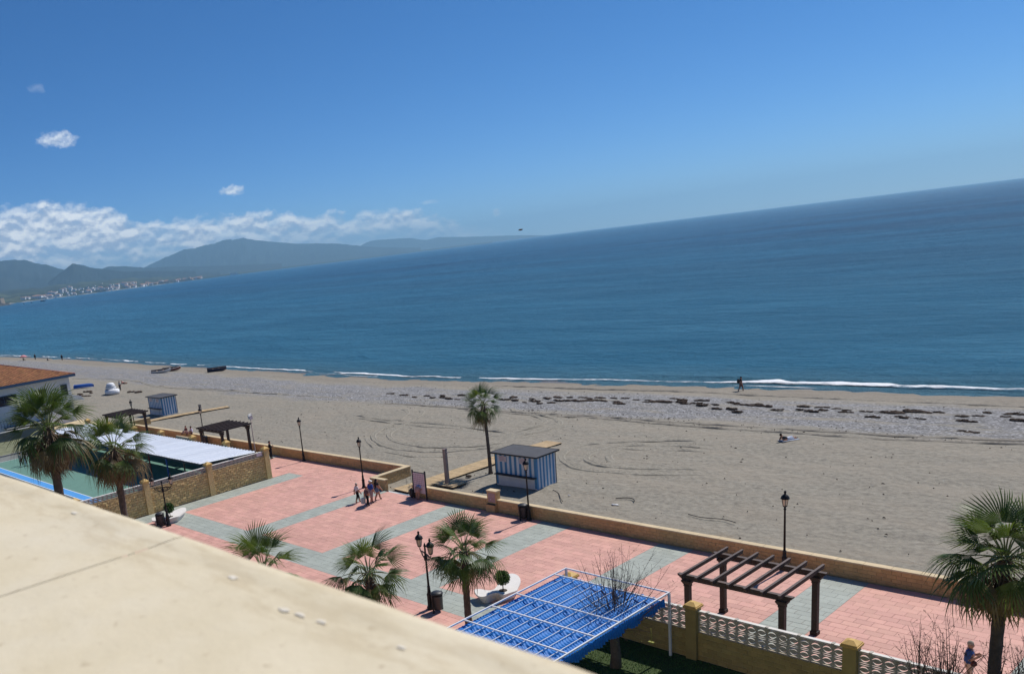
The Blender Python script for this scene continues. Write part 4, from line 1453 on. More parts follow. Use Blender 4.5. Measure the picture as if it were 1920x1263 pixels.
def beach_bits():
    boardwalk([(-48.3, 43.75), (-48.0, 47.3), (-47.8, 54.5), (-47.1, 61.6)], 1.85, 'wooden boardwalk running from the wall opening across the sand past the single palm')
    boardwalk([(-47.0, 47.0), (-45.1, 47.0)], 1.6, 'small square wooden deck under the tall grey shower post')
    boardwalk([(-106.0, 51.6), (-105.2, 56.4), (-103.0, 62.6)], 1.5, 'far wooden walkway crossing the sand beside the far kiosk')
    t = thing('shower_post', (-46.4, 47.0, 0.1), 'tall square weathered post on the small deck beside the boardwalk', 'beach shower')
    MB().box(-0.13, -0.13, 0, 0.13, 0.13, 2.72).build('post', M['post'], t)
    MB().box(-0.15, -0.15, 2.72, 0.15, 0.15, 2.78).build('post_cap', M['post'], t)
    MB().tube([(0.13, -0.04, 2.5), (0.42, -0.08, 2.56), (0.46, -0.09, 2.44)], 0.02, 6).build('shower_head', M['steel'], t)
    t = thing('shower_post', (-103.95, 58.6, 0.05), 'short dark post beside the far wooden walkway', 'post')
    MB().box(-0.14, -0.14, 0, 0.14, 0.14, 0.95).build('post', M['post'], t)
    MB().box(-0.16, -0.16, 0.95, 0.16, 0.16, 1.0).build('post_cap', M['kdark'], t)
    # drinking fountain built into the wall
    t = thing('drinking_fountain', (-38.6, 43.45, 0), 'sandstone drinking fountain block with a pinkish tile panel set into the beach wall', 'fountain')
    b = MB().box(-0.4, -0.2, -0.1, 0.4, 0.24, 1.40)
    b.box(-0.4, -0.42, -0.1, 0.4, -0.2, 0.52)
    b.build('body', M['block'], t)
    MB().box(-0.44, -0.24, 1.40, 0.44, 0.28, 1.49).build('cap', M['coping'], t)
    MB().box(-0.31, -0.212, 0.66, 0.31, -0.198, 1.32).build('tile_panel', M['mosaic'], t)
    MB().box(-0.33, -0.40, 0.522, 0.33, -0.215, 0.56).build('basin', M['kdark'], t)
    MB().tube([(0, -0.21, 0.92), (0, -0.30, 0.92), (0, -0.31, 0.86)], 0.018, 6).build('spout', M['steel'], t)
    # information board
    t = thing('information_board', (-45.4, 43.02, 0), 'tall information board with a pale printed panel between two dark posts at the wall end', 'sign')
    for x in (-0.66, 0.66):
        MB().box(x - 0.045, -0.045, 0, x + 0.045, 0.045, 2.22).build('post', M['kdark'], t)
    MB().box(-0.615, -0.03, 2.02, 0.615, 0.03, 2.08).build('top_bar', M['kdark'], t)
    p = MB().box(-0.615, -0.018, 0.45, 0.615, 0.018, 2.0).build('panel', M['panelpink'], t)
    pr, rd = MB(), MB()
    rng = random.Random(2)
    for r in range(6):
        for c in range(6):
            x, z = -0.53 + c * 0.18, 1.83 - r * 0.155
            pr.box(x, -0.0215, z, x + 0.125, -0.0185, z + 0.035)
            pr.box(x, -0.0215, z + 0.05, x + 0.09, -0.0185, z + 0.085)
    rd.box(-0.5, -0.0215, 0.85, -0.32, -0.0185, 0.93)
    rd.box(-0.2, -0.0215, 0.76, 0.3, -0.0185, 0.80)
    rd.box(-0.45, -0.0215, 0.68, 0.1, -0.0185, 0.72)
    pr.build('print', M['print'], p)
    rd.build('print', M['printred'], p)
    tb = MB()
    tb.tube([(-51.0, 47.3, 0.5), (-48.6, 45.2, 0.42), (-46.06, 43.05, 1.1)], 0.012, 5)
    tag(tb.build('rope', M['rope']), 'thin rope slung from the wall corner to the information board', 'rope')
    # hoses and scraps on the sand
    def hose(pts, lb, r=0.026):
        q, s = smooth_path(pts, 0.25)
        mb = MB().tube([(a, b, zb(a, b) + 0.03) for a, b in q], r, 5)
        tag(mb.build('hose', M['rope']), lb, 'hose')
    hose([(-27.41, 48.76), (-26.2, 48.4), (-25.1, 48.9), (-24.0, 48.5)], 'long dark hose lying on the sand beyond the wall, left of the pergola')
    hose([(-38.2, 49.4), (-37.2, 48.9), (-36.4, 47.9), (-35.6, 47.2)], 'thin dark cable trailing over the sand from the striped kiosk')
    hose([(-33.1, 49.4), (-32.5, 50.2), (-31.9, 50.2), (-31.5, 49.4)], 'short dark curved pipe lying on the open sand beside a white scrap', 0.035)
    for x, y, s_, lb in ((-32.3, 48.3, 0.28, 'white plastic scrap on the open sand beside the curved pipe'), (-36.2, 48.7, 0.1, 'tiny white scrap at the end of the kiosk cable')):
        mb = MB()
        mb.blob((0, 0, 0.03), (s_, s_ * 0.5, 0.05), 8, 0, 0.35)
        tag(mb.build('plastic_scrap', M['litter'], None, (x, y, zb(x, y))), lb, 'litter')
    mb = MB()
    mb.blob((0, 0, 0.08), (0.34, 0.14, 0.09), 8, 0, 0.3)
    tag(mb.build('driftwood', M['weed'], None, (-46.3, 49.35, 0)), 'small dark lump of driftwood on the sand left of the striped kiosk', 'driftwood')
    # loose scatter of small dark debris over the upper beach
    rng = random.Random(77)
    mb = MB()
    for i in range(900):
        x = rng.uniform(-95, -12)
        y = rng.choice((rng.uniform(44, 71), rng.uniform(75, 90), rng.gauss(73.5, 1.2)))
        s_ = rng.uniform(0.012, 0.038) * (1 if rng.random() < .95 else 1.8)
        a = rng.uniform(-0.5, 0.5)
        ca, sa = math.cos(a), math.sin(a)
        z = zb(x, y) - 0.03
        l = s_ * rng.uniform(1.0, 3.0)
        vs = [(x + ca * u - sa * v, y + sa * u + ca * v, z + h) for u, v, h in ((-l, -s_, 0), (l, -s_, 0), (l, s_, 0), (-l, s_, 0), (0, 0, s_ * 0.6 + 0.05))]
        mb.add(vs, [(0, 1, 4), (1, 2, 4), (2, 3, 4), (3, 0, 4)])
    tag(mb.build('beach_debris', M['weed']), kind='stuff')


def bench(loc, rz, label_b, label_t, mirror=False):
    ol = np.array([(-29.45, 31.09), (-29.28, 31.38), (-28.8, 31.48), (-28.66, 31.8), (-28.97, 32.5), (-29.32, 33.31), (-29.37, 33.94), (-29.02, 34.03), (-28.52, 33.72), (-28.14, 33.28), (-27.76, 32.62), (-27.58, 32.26), (-27.66, 31.85), (-27.79, 31.47), (-28.18, 31.5), (-28.39, 31.21), (-28.44, 30.74), (-28.76, 30.63)]) - np.array([-28.4, 32.1])
    if mirror:
        ol = ol * np.array([-1, 1])
        ol = ol[::-1]
    # closed smooth outline
    n = len(ol)
    pts = []
    for i in range(n):
        p0, p1, p2, p3 = ol[i - 1], ol[i], ol[(i + 1) % n], ol[(i + 2) % n]
        for u in (0, 0.33, 0.67):
            pts.append(0.5 * ((2 * p1) + (-p0 + p2) * u + (2 * p0 - 5 * p1 + 4 * p2 - p3) * u * u + (-p0 + 3 * p1 - 3 * p2 + p3) * u ** 3))
    pts = np.array(pts)
    area = 0.5 * np.sum(pts[:, 0] * np.roll(pts[:, 1], -1) - np.roll(pts[:, 0], -1) * pts[:, 1])
    if area < 0:
        pts = pts[::-1]
    t = thing('curved_bench', loc, label_b, 'bench', 'white curved concrete benches', rz)
    MB().prism([tuple(p) for p in pts], 0.36, 0.46, 0).build('seat_slab', M['concrete'], t)
    c = pts.mean(0)
    inner = [tuple(c + (p - c) * 0.9) for p in pts]
    MB().prism(inner, 0.0, 0.36, 0, 0.1).build('plinth', M['concrete'], t)
    hx, hy = (0.24, -0.2) if not mirror else (-0.24, -0.2)
    MB().lathe([(0.22, 0.455), (0.22, 0.466), (0.02, 0.468)], hx, hy, 0, 14).build('planting_hole', M['soil'], t)
    b = thing('clipped_bush', (0, 0, 0), label_t, 'bush', 'ball bushes growing in the white benches')
    ca, sa = math.cos(rz), math.sin(rz)
    b.location = (loc[0] + ca * hx - sa * hy, loc[1] + sa * hx + ca * hy, 0.455)
    MB().tube([(0, 0, 0), (0.01, 0, 0.3), (0, 0.01, 0.6)], [0.03, 0.025, 0.02], 7).build('trunk', M['bark'], b)
    rng = random.Random(hash(label_t) % 1000)
    cr = MB()
    for i in range(2200):
        d = Vector((rng.gauss(0, 1), rng.gauss(0, 1), rng.gauss(0, 1))).normalized()
        r = 0.36 * rng.uniform(0.45, 1.06)
        p = Vector((0, 0, 0.72)) + d * r
        a = Vector((rng.gauss(0, 1), rng.gauss(0, 1), rng.gauss(0, 1))).normalized()
        u = (d + a * 0.9).normalized()
        v = u.cross(Vector((rng.gauss(0, 1), rng.gauss(0, 1), rng.gauss(0, 1)))).normalized()
        cr.add([p, p + u * 0.04 + v * 0.028, p + u * 0.085, p + u * 0.04 - v * 0.028], [(0, 1, 2, 3)])
    o = cr.build('crown', M['leafbush'], b)
    o['kind'] = 'stuff'


def benches():
    bench((-28.4, 32.1, 0), 0, 'white curved concrete bench behind the bushy palm and beside the blue awning', 'green ball bush growing in the white bench behind the bushy palm')
    bench((-58.95, 29.2, 0), R(8), 'white curved concrete bench at the foot of the ochre stone wall', 'green ball bush growing in the white bench by the ochre stone wall')


# ------------------------------------------------------------------ awning and lawn
def awning():
    t = thing('awning', (0, 0, 0), 'white steel frame hung with rippled bright blue awning fabric over the lawn', 'awning')
    X0, X1, Y0, Y1, Z = -23.55, -18.35, 22.0, 31.15, 2.9
    for x in (X0, X1):
        MB().bar((x, Y0, Z), (x, Y1 + 0.04, Z), 0.06, 0.06).build('side_beam', M['steel'], t)
    bars = [31.15, 30.25, 27.5, 25.86, 24.1, 22.0]
    for y in bars:
        MB().bar((X0 + 0.04, y, Z), (X1 - 0.04, y, Z), 0.055, 0.055).build('cross_beam', M['steel'], t)
    for x, y in ((X0, Y1), (X1, Y1), (X0, Y0), (X1, Y0)):
        MB().box(x - 0.045, y - 0.045, 0, x + 0.045, y + 0.045, Z - 0.04).build('post', M['steel'], t)
    nr = 9
    pitch = (X1 - X0 - 0.5) / nr
    for k in range(nr):
        x = X0 + 0.5 + k * pitch
        MB().bar((x, Y0 + 0.03, Z - 0.115), (x, Y1 - 0.75, Z - 0.115), 0.028, 0.028).build('rib', M['steel'], t)
    # fabric: hangs in folds across the slope, hooked to the ribs and sagging between them
    rng = random.Random(4)
    for a, b in ((30.86, 27.40), (27.46, 25.76), (25.84, 24.00), (24.06, 22.0)):
        xs = np.arange(X0 + 0.1, X1 - 0.06, 0.07)
        ys = np.arange(b, a + 0.001, 0.022)
        X, Y = np.meshgrid(xs, ys)
        ph = ((X - X0 - 0.5) / pitch) % 1.0
        sag = -0.13 * np.sin(PI * ph) ** 0.8
        end = np.clip(np.minimum(Y - b, a - Y) / 0.22, 0, 1)
        fold = 0.026 * np.sin((Y + 0.05 * vnoise(X * 1.2, Y * 0.8, 71) - sag * 0.8) * 2 * PI / 0.165) * (0.75 + 0.4 * vnoise(X * 2, Y * 1.1, 73))
        Zs = Z - 0.17 + sag * (0.6 + 0.6 * (1 - end)) + fold - 0.03 * (1 - end)
        Y = Y + sag * 0.16
        o = link('fabric_panel', grid_mesh('fabric_panel', X, Y, Zs, M['fabric']), t)
        # ruffled valance hanging at the open sides
        for xe in (X1 - 0.05, X0 + 0.08):
            yy = np.arange(b, a, 0.03)
            hh = np.linspace(0, 1, 6)
            Yv, Hv = np.meshgrid(yy, hh)
            Xv = xe + 0.05 * np.sin(Yv * 2 * PI / 0.19) * (0.3 + Hv) + 0 * Hv
            Zv = Z - 0.19 - Hv * (0.36 + 0.07 * np.sin(Yv * 5.1) + 0.06 * vnoise(Yv * 3, Hv * 0, 75))
            link('valance', grid_mesh('valance', Xv, Yv, Zv, M['fabric']), t)
    lw = MB().box(-24.0, 12.0, -0.4, 4.0, 31.5, -0.02)
    tag(lw.build('lawn', M['lawnbase']), kind='structure')
    g = MB()
    for i in range(26000):
        x, y = rng.uniform(-23.6, -8), rng.uniform(26.5, 31.4)
        a = rng.uniform(0, PI)
        h = rng.uniform(0.025, 0.05)
        dx, dy = 0.012 * math.cos(a), 0.012 * math.sin(a)
        lx, ly = rng.uniform(-0.02, 0.02), rng.uniform(-0.02, 0.02)
        g.add([(x - dx, y - dy, -0.02), (x + dx, y + dy, -0.02), (x + lx, y + ly, h)], [(0, 1, 2)])
    tag(g.build('lawn_grass', M['grassblade']), kind='stuff')
    s = thing('hanging_swing', (-18.2, 29.45, 0), 'small yellow swing seat hanging from the pollarded tree beside the awning', 'swing')
    MB().tube([(0, 0, 1.95), (0.02, 0, 1.36)], 0.012, 5).build('rope', M['bud'], s)
    MB().box(-0.12, -0.06, 1.31, 0.12, 0.06, 1.345).build('seat', M['bud'], s)


def bare_tree(loc, label, seed, trunk_h, lean, n_limb, tw_len, spread, trunk_r, knob_side=True):
    rng = random.Random(seed)
    t = thing('pollarded_tree', loc, label, 'tree')
    tr = MB()
    top = Vector((lean[0], lean[1], trunk_h))
    tr.tube([(0, 0, -0.1), (0.03, 0.02, trunk_h * 0.35), (lean[0] * 0.6, lean[1] * 0.6, trunk_h * 0.72), top, top + Vector((0, 0, 0.12))], [trunk_r * 1.25, trunk_r, trunk_r * 0.9, trunk_r * 1.25, trunk_r * 0.8], 11)
    heads = [top]
    for k in range(n_limb):
        a = 2 * PI * k / n_limb + rng.uniform(-0.4, 0.4)
        L = rng.uniform(0.3, 0.6)
        e = top + Vector((math.cos(a) * L, math.sin(a) * L, rng.uniform(0.0, 0.3)))
        tr.tube([top + Vector((0, 0, -0.12)), (top + e) / 2 + Vector((0, 0, 0.06)), e], [trunk_r * 0.55, trunk_r * 0.42, trunk_r * 0.5], 8)
        tr.blob(e, trunk_r * 0.62, 9, 0, 0.25, rng)
        heads.append(e)
    tr.blob(top, trunk_r * 1.35, 11, 0, 0.2, rng)
    tr.build('trunk', M['bark'], t)
    tw, bd = MB(), MB()

    def shoot(p, d, L, r, depth):
        pts, rad = [p], [r]
        q = Vector(p)
        n = 7
        d = d.normalized()
        bend = Vector((rng.uniform(-0.12, 0.12), rng.uniform(-0.12, 0.12), rng.uniform(0.02, 0.14)))
        for i in range(n):
            d = (d + bend * 0.8 / n * 3 + Vector((rng.gauss(0, .03), rng.gauss(0, .03), rng.gauss(0, .02)))).normalized()
            q = q + d * L / n
            pts.append(q.copy())
            rad.append(max(0.0028, r * (1 - (i + 1) / n * 0.8)))
        tw.tube(pts, rad, 5, 0, True, False)
        for i in range(2, n + 1):
            if rng.random() < 0.7:
                bd_p = pts[i] + Vector((rng.uniform(-.02, .02), rng.uniform(-.02, .02), rng.uniform(-.02, .02)))
                tw.blob(bd_p, rng.uniform(0.008, 0.016), 5, 0, 0.2, rng)
        if depth > 0:
            for i in range(2, n):
                if rng.random() < 0.35:
                    a = Vector((rng.gauss(0, 1), rng.gauss(0, 1), rng.gauss(0.5, 0.6))).normalized()
                    shoot(pts[i], (d * 0.6 + a * 0.8), L * rng.uniform(0.18, 0.42), rad[i] * 0.6, depth - 1)
        return pts
    for h in heads:
        for k in range(rng.randint(9, 13)):
            a = rng.uniform(0, 2 * PI)
            u = abs(rng.gauss(0, spread))
            d = Vector((math.cos(a) * u, math.sin(a) * u, 1.0))
            shoot(h, d, tw_len * rng.uniform(0.6, 1.05), rng.uniform(0.013, 0.022), 2)
        for k in range(2):
            a = rng.uniform(0, 2 * PI)
            shoot(h, Vector((math.cos(a), math.sin(a), rng.uniform(-0.15, 0.35))), tw_len * rng.uniform(0.4, 0.75), 0.012, 1)
    tw.build('twigs', M['twig'], t)['kind'] = 'stuff'
    for i in range(170):
        h = rng.choice(heads)
        a = rng.uniform(0, 2 * PI)
        L = rng.uniform(0.1, 1.3)
        p = h + Vector((math.cos(a) * L, math.sin(a) * L, rng.gauss(0.05, 0.22)))
        u = Vector((rng.gauss(0, 1), rng.gauss(0, 1), rng.gauss(0, 1))).normalized() * rng.uniform(0.02, 0.045)
        v = u.cross(Vector((rng.gauss(0, 1), rng.gauss(0, 1), rng.gauss(0, 1)))).normalized() * 0.018
        bd.add([p - u, p + v, p + u, p - v], [(0, 1, 2, 3)])
    bd.build('young_leaves', M['bud'], t)['kind'] = 'stuff'


# ------------------------------------------------------------------ palms
def frond_mesh(name, spread, R_, Lp, nb, droop, fold, mats, rng, ragged=0.1, arch=0.25):
    """one fan leaf: arched stalk along +X, blades joined for half their length, tips hanging"""
    mb = MB()
    tip = Vector((Lp, 0, 0))
    pts = [Vector((Lp * u, 0, arch * Lp * (u - u * u) * 1.2)) for u in (0, 0.33, 0.66, 1.0)]
    mb.tube(pts, [0.028, 0.02, 0.016, 0.012], 5, 1, True, False)
    tip = pts[-1]
    for k in range(nb):
        f = (k + 0.5) / nb * 2 - 1
        a = f * spread
        da = spread / nb
        L = R_ * (1.0 - 0.28 * abs(f) ** 2) * rng.uniform(1 - ragged, 1 + ragged * 0.5)
        dr = droop * rng.uniform(0.6, 1.4)

        def P(r, off):
            ang = a + off
            z = -fold * abs(math.sin(a)) * r - dr * max(0, r / R_ - 0.35) ** 2 * R_ * 1.6
            return Vector((tip.x + r * math.cos(ang), r * math.sin(ang), tip.z + z))
        r1, r2, r3 = 0.34 * R_, 0.62 * L, 0.84 * L
        lift = 0.018 * R_
        v = [tip + Vector((0.02, 0.02 * f, 0)), P(r1, -da * 0.98), P(r1, 0) + Vector((0, 0, lift)), P(r1, da * 0.98),
             P(r2, -da * 0.62), P(r2, da * 0.62), P(r3, -da * 0.30), P(r3, da * 0.30), P(L, 0)]
        mb.add(v, [(0, 1, 2), (0, 2, 3), (1, 4, 2), (2, 4, 5), (2, 5, 3), (4, 6, 7, 5), (6, 8, 7)])
    return mb.mesh(name, mats)


def palm_kit():
    rng = random.Random(21)
    k = {}
    k['green'] = [frond_mesh('frond', R(100), 0.98, 0.85, 30, 0.45, 0.32, [M['frond'], M['petiole']], rng) for _ in range(2)]
    k['green'] += [frond_mesh('frond', R(d_), r_, l_, n_, dr_, f_, [M['frond'], M['petiole']], rng, 0.16) for d_, r_, l_, n_, dr_, f_ in ((82, 1.05, 0.95, 26, 0.6, 0.5), (108, 0.85, 0.7, 30, 0.35, 0.2), (60, 1.0, 0.75, 20, 0.5, 0.6))]
    k['drop'] = [frond_mesh('frond', R(88), 0.98, 0.8, 26, 0.9, 0.45, [M['frond'], M['petiole']], rng, 0.2) for _ in range(2)]
    k['old'] = [frond_mesh('frond', R(70), 0.98, 0.7, 22, 1.0, 0.6, [M['frondold'], M['petiolebrown']], rng, 0.25) for _ in range(2)]
    k['dead'] = [frond_mesh('frond', R(34), 1.0, 0.6, 15, 0.9, 0.9, [M['fronddead'], M['petiolebrown']], rng, 0.35, 0.1) for _ in range(2)]
    return k


def palm(kit, x, y, zc, label, seed, size=1.0, n_green=26, n_drop=8, n_old=4, n_dead=6, r0=0.2, r1=0.15, boots=1.2, lean=(0, 0), skirt=0.0, z0=-0.1):
    rng = random.Random(seed)
    t = thing('fan_palm', (x, y, 0), label, 'palm tree', 'fan palms along the promenade')
    tr = MB()
    n = 22
    pts, rad = [], []
    for i in range(n + 1):
        u = i / n
        pts.append((lean[0] * (u * u - 1), lean[1] * (u * u - 1), z0 + (zc - z0) * u))
        r = (r0 * 1.35 if i == 0 else r0 * (1 - 0.15 * math.sin(u * PI)) * (1 - u) + r1 * u) * (1 + 0.035 * ((i % 2) * 2 - 1))
        rad.append(r)
    tr.tube(pts, rad, 12)
    tr.build('trunk', M['palmtrunk'], t)
    bm_ = MB()
    nbt = int(boots * 46)
    for i in range(nbt):
        a = i * 2.39996
        h = zc - 0.05 - boots * (i / nbt)
        u = (h - z0) / (zc - z0)
        cx, cy = lean[0] * (u * u - 1), lean[1] * (u * u - 1)
        rr = r1 * 1.0 + (r0 - r1) * (1 - u)
        ca, sa = math.cos(a), math.sin(a)
        L = rng.uniform(0.10, 0.2)
        bs = Vector((cx + ca * rr * 0.8, cy + sa * rr * 0.8, h))
        e = bs + Vector((ca * L * 0.65, sa * L * 0.65, L * 0.8))
        bm_.bar(bs, e, 0.07, 0.03)
    bm_.build('leaf_bases', M['boots'], t)['kind'] = 'stuff'
    seq = []
    for i in range(n_green):
        u = (i + 0.5) / n_green
        seq.append(('green', 80 - 78 * u ** 0.95))
    for i in range(n_drop):
        seq.append(('drop', -2 - 34 * (i + 0.5) / n_drop))
    for i in range(n_old):
        seq.append(('old', -(10 if n_dead > 20 else 30) - (40 if n_dead > 20 else 28) * (i + 0.5) / n_old))
    for i in range(n_dead):
        seq.append(('dead', -(44 if n_dead > 20 else 58) - (42 if n_dead > 20 else 26) * (i + 0.5) / n_dead))
    a0 = rng.uniform(0, 6)
    wind = Vector((rng.uniform(-0.1, 0.1) - 0.12, rng.uniform(-0.12, 0.04), 0))
    for i, (kd, el) in enumerate(seq):
        az = a0 + i * 2.39996 + rng.uniform(-0.2, 0.2)
        e = R(el + rng.uniform(-7, 7))
        d = Vector((math.cos(az) * math.cos(e), math.sin(az) * math.cos(e), math.sin(e)))
        d = (d + wind).normalized()
        up = Vector((0, 0, 1))
        if el > 60:
            up = Vector((-math.cos(az), -math.sin(az), 0.3))
        yv = up.cross(d).normalized()
        zv = d.cross(yv).normalized()
        roll = rng.uniform(-0.5, 0.5)
        yv, zv = yv * math.cos(roll) + zv * math.sin(roll), zv * math.cos(roll) - yv * math.sin(roll)
        base = Vector((math.cos(az) * r1 * 0.55, math.sin(az) * r1 * 0.55, zc - 0.02 + (0.12 if el > 40 else 0) - (0.35 * skirt * rng.random() if kd in ('dead', 'old') else 0)))
        s = size * rng.uniform(0.86, 1.08)
        mt = Matrix((d * s, yv * s, zv * s)).transposed().to_4x4()
        mt.translation = base
        o = link('frond', rng.choice(kit[kd]), t)
        o.matrix_local = mt
        if kd == 'dead':
            o['label'] = 'dry brown hanging frond'
    return t


def palms():
    k = palm_kit()
    palm(k, -46.3, 16.6, 11.05, 'tall shaggy fan palm with a thick brown skirt, in front of the white building', 1, 1.5, 22, 6, 18, 44, 0.30, 0.24, 1.9, (0.5, 0), 2.0)
    palm(k, -48.1, 20.9, 8.7, 'shaggy fan palm with a brown skirt, in front of the white canopy roof', 2, 1.38, 15, 5, 13, 30, 0.26, 0.2, 0.9, (0.3, 0), 1.3)
    palm(k, -26.9, 16.8, 6.75, 'fan palm showing only its crown above the parapet, leftmost of three', 3, 1.16, 14, 7, 3, 3, 0.2, 0.16, 0.7, (0, 0))
    palm(k, -27.4, 22.4, 4.75, 'fan palm with an open airy crown and yellow-green stalks, second along the parapet', 4, 1.1, 12, 9, 2, 3, 0.2, 0.16, 0.8, (0, 0))
    palm(k, -27.05, 28.1, 4.0, 'bushy fan palm beside the double lamp and the blue awning', 5, 1.16, 15, 11, 4, 4, 0.2, 0.16, 0.7, (0.1, 0))
    palm(k, -6.88, 30.45, 6.95, 'dark full fan palm at the right edge in front of the garden wall', 6, 1.16, 20, 11, 9, 19, 0.21, 0.17, 0.7, (0.05, 0), 1.0)
    palm(k, -45.75, 51.1, 5.6, 'slim single fan palm standing on the sand beside the boardwalk', 7, 1.02, 15, 9, 3, 12, 0.17, 0.12, 0.5, (-0.25, 0), 1.2)


# ------------------------------------------------------------------ court, canopy, building
def court():
    mb = MB()
    mb.box(-101.3, 29.0, -0.4, -62.85, 41.0, -0.012)
    tag(mb.build('sports_court', M['court']), kind='structure')
    mb = MB().box(-104.0, 28.06, -0.4, -62.85, 28.92, -0.012)
    tag(mb.build('court_border', M['courtblue']), kind='structure')
    mb = MB()
    mb.box(-104.0, 28.92, -0.4, -62.85, 29.0, -0.008)
    mb.box(-101.38, 29.0, -0.4, -101.3, 41.0, -0.008)
    mb.box(-104.0, 27.98, -0.4, -62.85, 28.06, -0.008)
    tag(mb.build('court_line', M['line']), kind='structure')
    mb = MB().box(-104.4, 20, -0.4, -101.38, 41.0, -0.014)
    tag(mb.build('path', M['greywall']), kind='structure')
    t = thing('low_wall', (0, 0, 0), 'low grey wall at the far end of the sports court before the white building', 'wall')
    MB().box(-104.62, 20, -0.4, -104.42, 40.9, 0.16).build('wall_body', M['kerb'], t)
    MB().box(-112.2, 20, -0.4, -112.0, 41.0, 1.7).build('wall_body', M['greywall'], t)
    MB().box(-112.25, 20, 1.7, -111.95, 41.0, 1.78).build('wall_cap', M['rail'], t)
    bk = []
    xs = np.arange(-112.0, -104.5, 0.5)
    ys = np.arange(20, 41.1, 0.6)
    X, Y = np.meshgrid(xs, ys)
    Z = 0.05 + 0.12 * (-X - 104.6) / 7 * 4 + 0.12 * fbm(X / 2, Y / 2, 15, 3)
    tag(link('bank', grid_mesh('bank', X, Y, Z, M['gravel'])), kind='structure')
    # canopy of white profiled sheets
    t = thing('canopy', (0, 0, 0), 'long white corrugated sheet canopy on coloured posts beside the sports court', 'canopy')
    x0, x1 = -99.5, -63.35
    ya, yb = 34.95, 40.75
    p = 0.5
    sheet_w = p * 3
    prof = [(0, 0), (0.10, 0), (0.125, 0.075), (0.165, 0.075), (0.19, 0), (p, 0)]
    mb = MB()
    vs, fs = [], []
    for r in range(3):
        for u, h in prof:
            vs.append((r * p + u, ya, h))
            vs.append((r * p + u, yb, h - 0.30))
    for i in range(len(vs) // 2 - 1):
        fs.append((2 * i, 2 * i + 2, 2 * i + 3, 2 * i + 1))
    mb.add(vs, fs)
    me = mb.mesh('roof_sheet', M['sheet'])
    n = int((x1 - x0) / sheet_w)
    for i in range(n):
        link('roof_sheet', me, t, (x0 + i * sheet_w, 0, 2.70 + (0.012 if i % 2 else 0)))
    fb = MB()
    fb.box(x0, ya - 0.05, 2.55, x1, ya - 0.012, 2.69)
    fb.bar((x1 + 0.03, ya, 2.61), (x1 + 0.03, yb, 2.31), 0.05, 0.13)
    fb.build('fascia', M['kdark'], t)
    for i, (x, mm, lb) in enumerate([(-66.4, 'brownpost', 'brown canopy post'), (-69.6, 'bluepost', 'blue canopy post'), (-73.0, 'red', 'red canopy post'), (-77.5, 'brownpost', 'brown canopy post'), (-82, 'bluepost', 'blue canopy post'), (-87, 'red', 'red canopy post'), (-92, 'brownpost', 'brown canopy post'), (-97, 'bluepost', 'blue canopy post')]):
        o = MB().box(x - 0.05, ya - 0.02, 0, x + 0.05, ya + 0.08, 2.66).build('post', M[mm], t)
        o['label'] = lb
    bb = MB()
    for y in (36.4, 38.2, 40.2):
        z = 2.70 - 0.30 * (y - ya) / (yb - ya)
        bb.box(x0, y - 0.04, z - 0.12, x1, y + 0.04, z - 0.02)
    bb.build('purlins', M['kdark'], t)
    MB().box(-97.5, 40.6, 0, -64.0, 40.95, 0.45).build('bench', M['kerb'], t)
    # bits above the canopy
    tb = thing('drain_pipe', (0, 0, 0), 'thin grey hooked pipe standing on the white canopy roof', 'pipe')
    MB().tube([(-76.2, 36.0, 2.6), (-76.2, 36.0, 3.75), (-76.3, 36.0, 3.95), (-76.6, 36.0, 4.0), (-77.3, 36.1, 4.0)], 0.035, 6).build('pipe', M['post'], tb)
    r = MB().tube([(-78.8, 41.25, 2.42), (-75.9, 41.22, 2.42)], 0.17, 10)
    tag(r.build('rolled_blind', M['coping']), 'pale rolled-up blind lying along the back edge of the canopy roof', 'blind')
    f = thing('floodlight', (-62.98, 40.3, 0), 'twin floodlight on a thin pole above the end of the white canopy', 'floodlight')
    MB().lathe([(0.06, 0), (0.05, 2.5), (0.035, 5.5)], 0, 0, 0, 8).build('pole', M['post'], f)
    MB().bar((-0.35, 0.25, 5.5), (0.45, -0.25, 5.5), 0.05, 0.05).build('crossbar', M['rail'], f)
    for u in (-0.27, 0.33):
        c = Vector((u, -u * 0.62, 5.72))
        hd = MB()
        hd.hexa([c + Vector(v) for v in ((-0.17, -0.10, -0.17), (0.15, -0.18, -0.17), (0.22, 0.10, -0.10), (-0.10, 0.18, -0.10), (-0.22, -0.10, 0.14), (0.10, -0.18, 0.14), (0.16, 0.08, 0.24), (-0.16, 0.16, 0.24))])
        h = hd.build('lamp_head', M['rail'], f)
        MB().hexa([c + Vector(v) for v in ((-0.20, -0.125, -0.13), (0.11, -0.205, -0.13), (0.12, -0.20, -0.13), (-0.19, -0.12, -0.13), (-0.235, -0.125, 0.10), (0.075, -0.205, 0.10), (0.08, -0.20, 0.10), (-0.23, -0.12, 0.10))]).build('glass', M['window'], h)


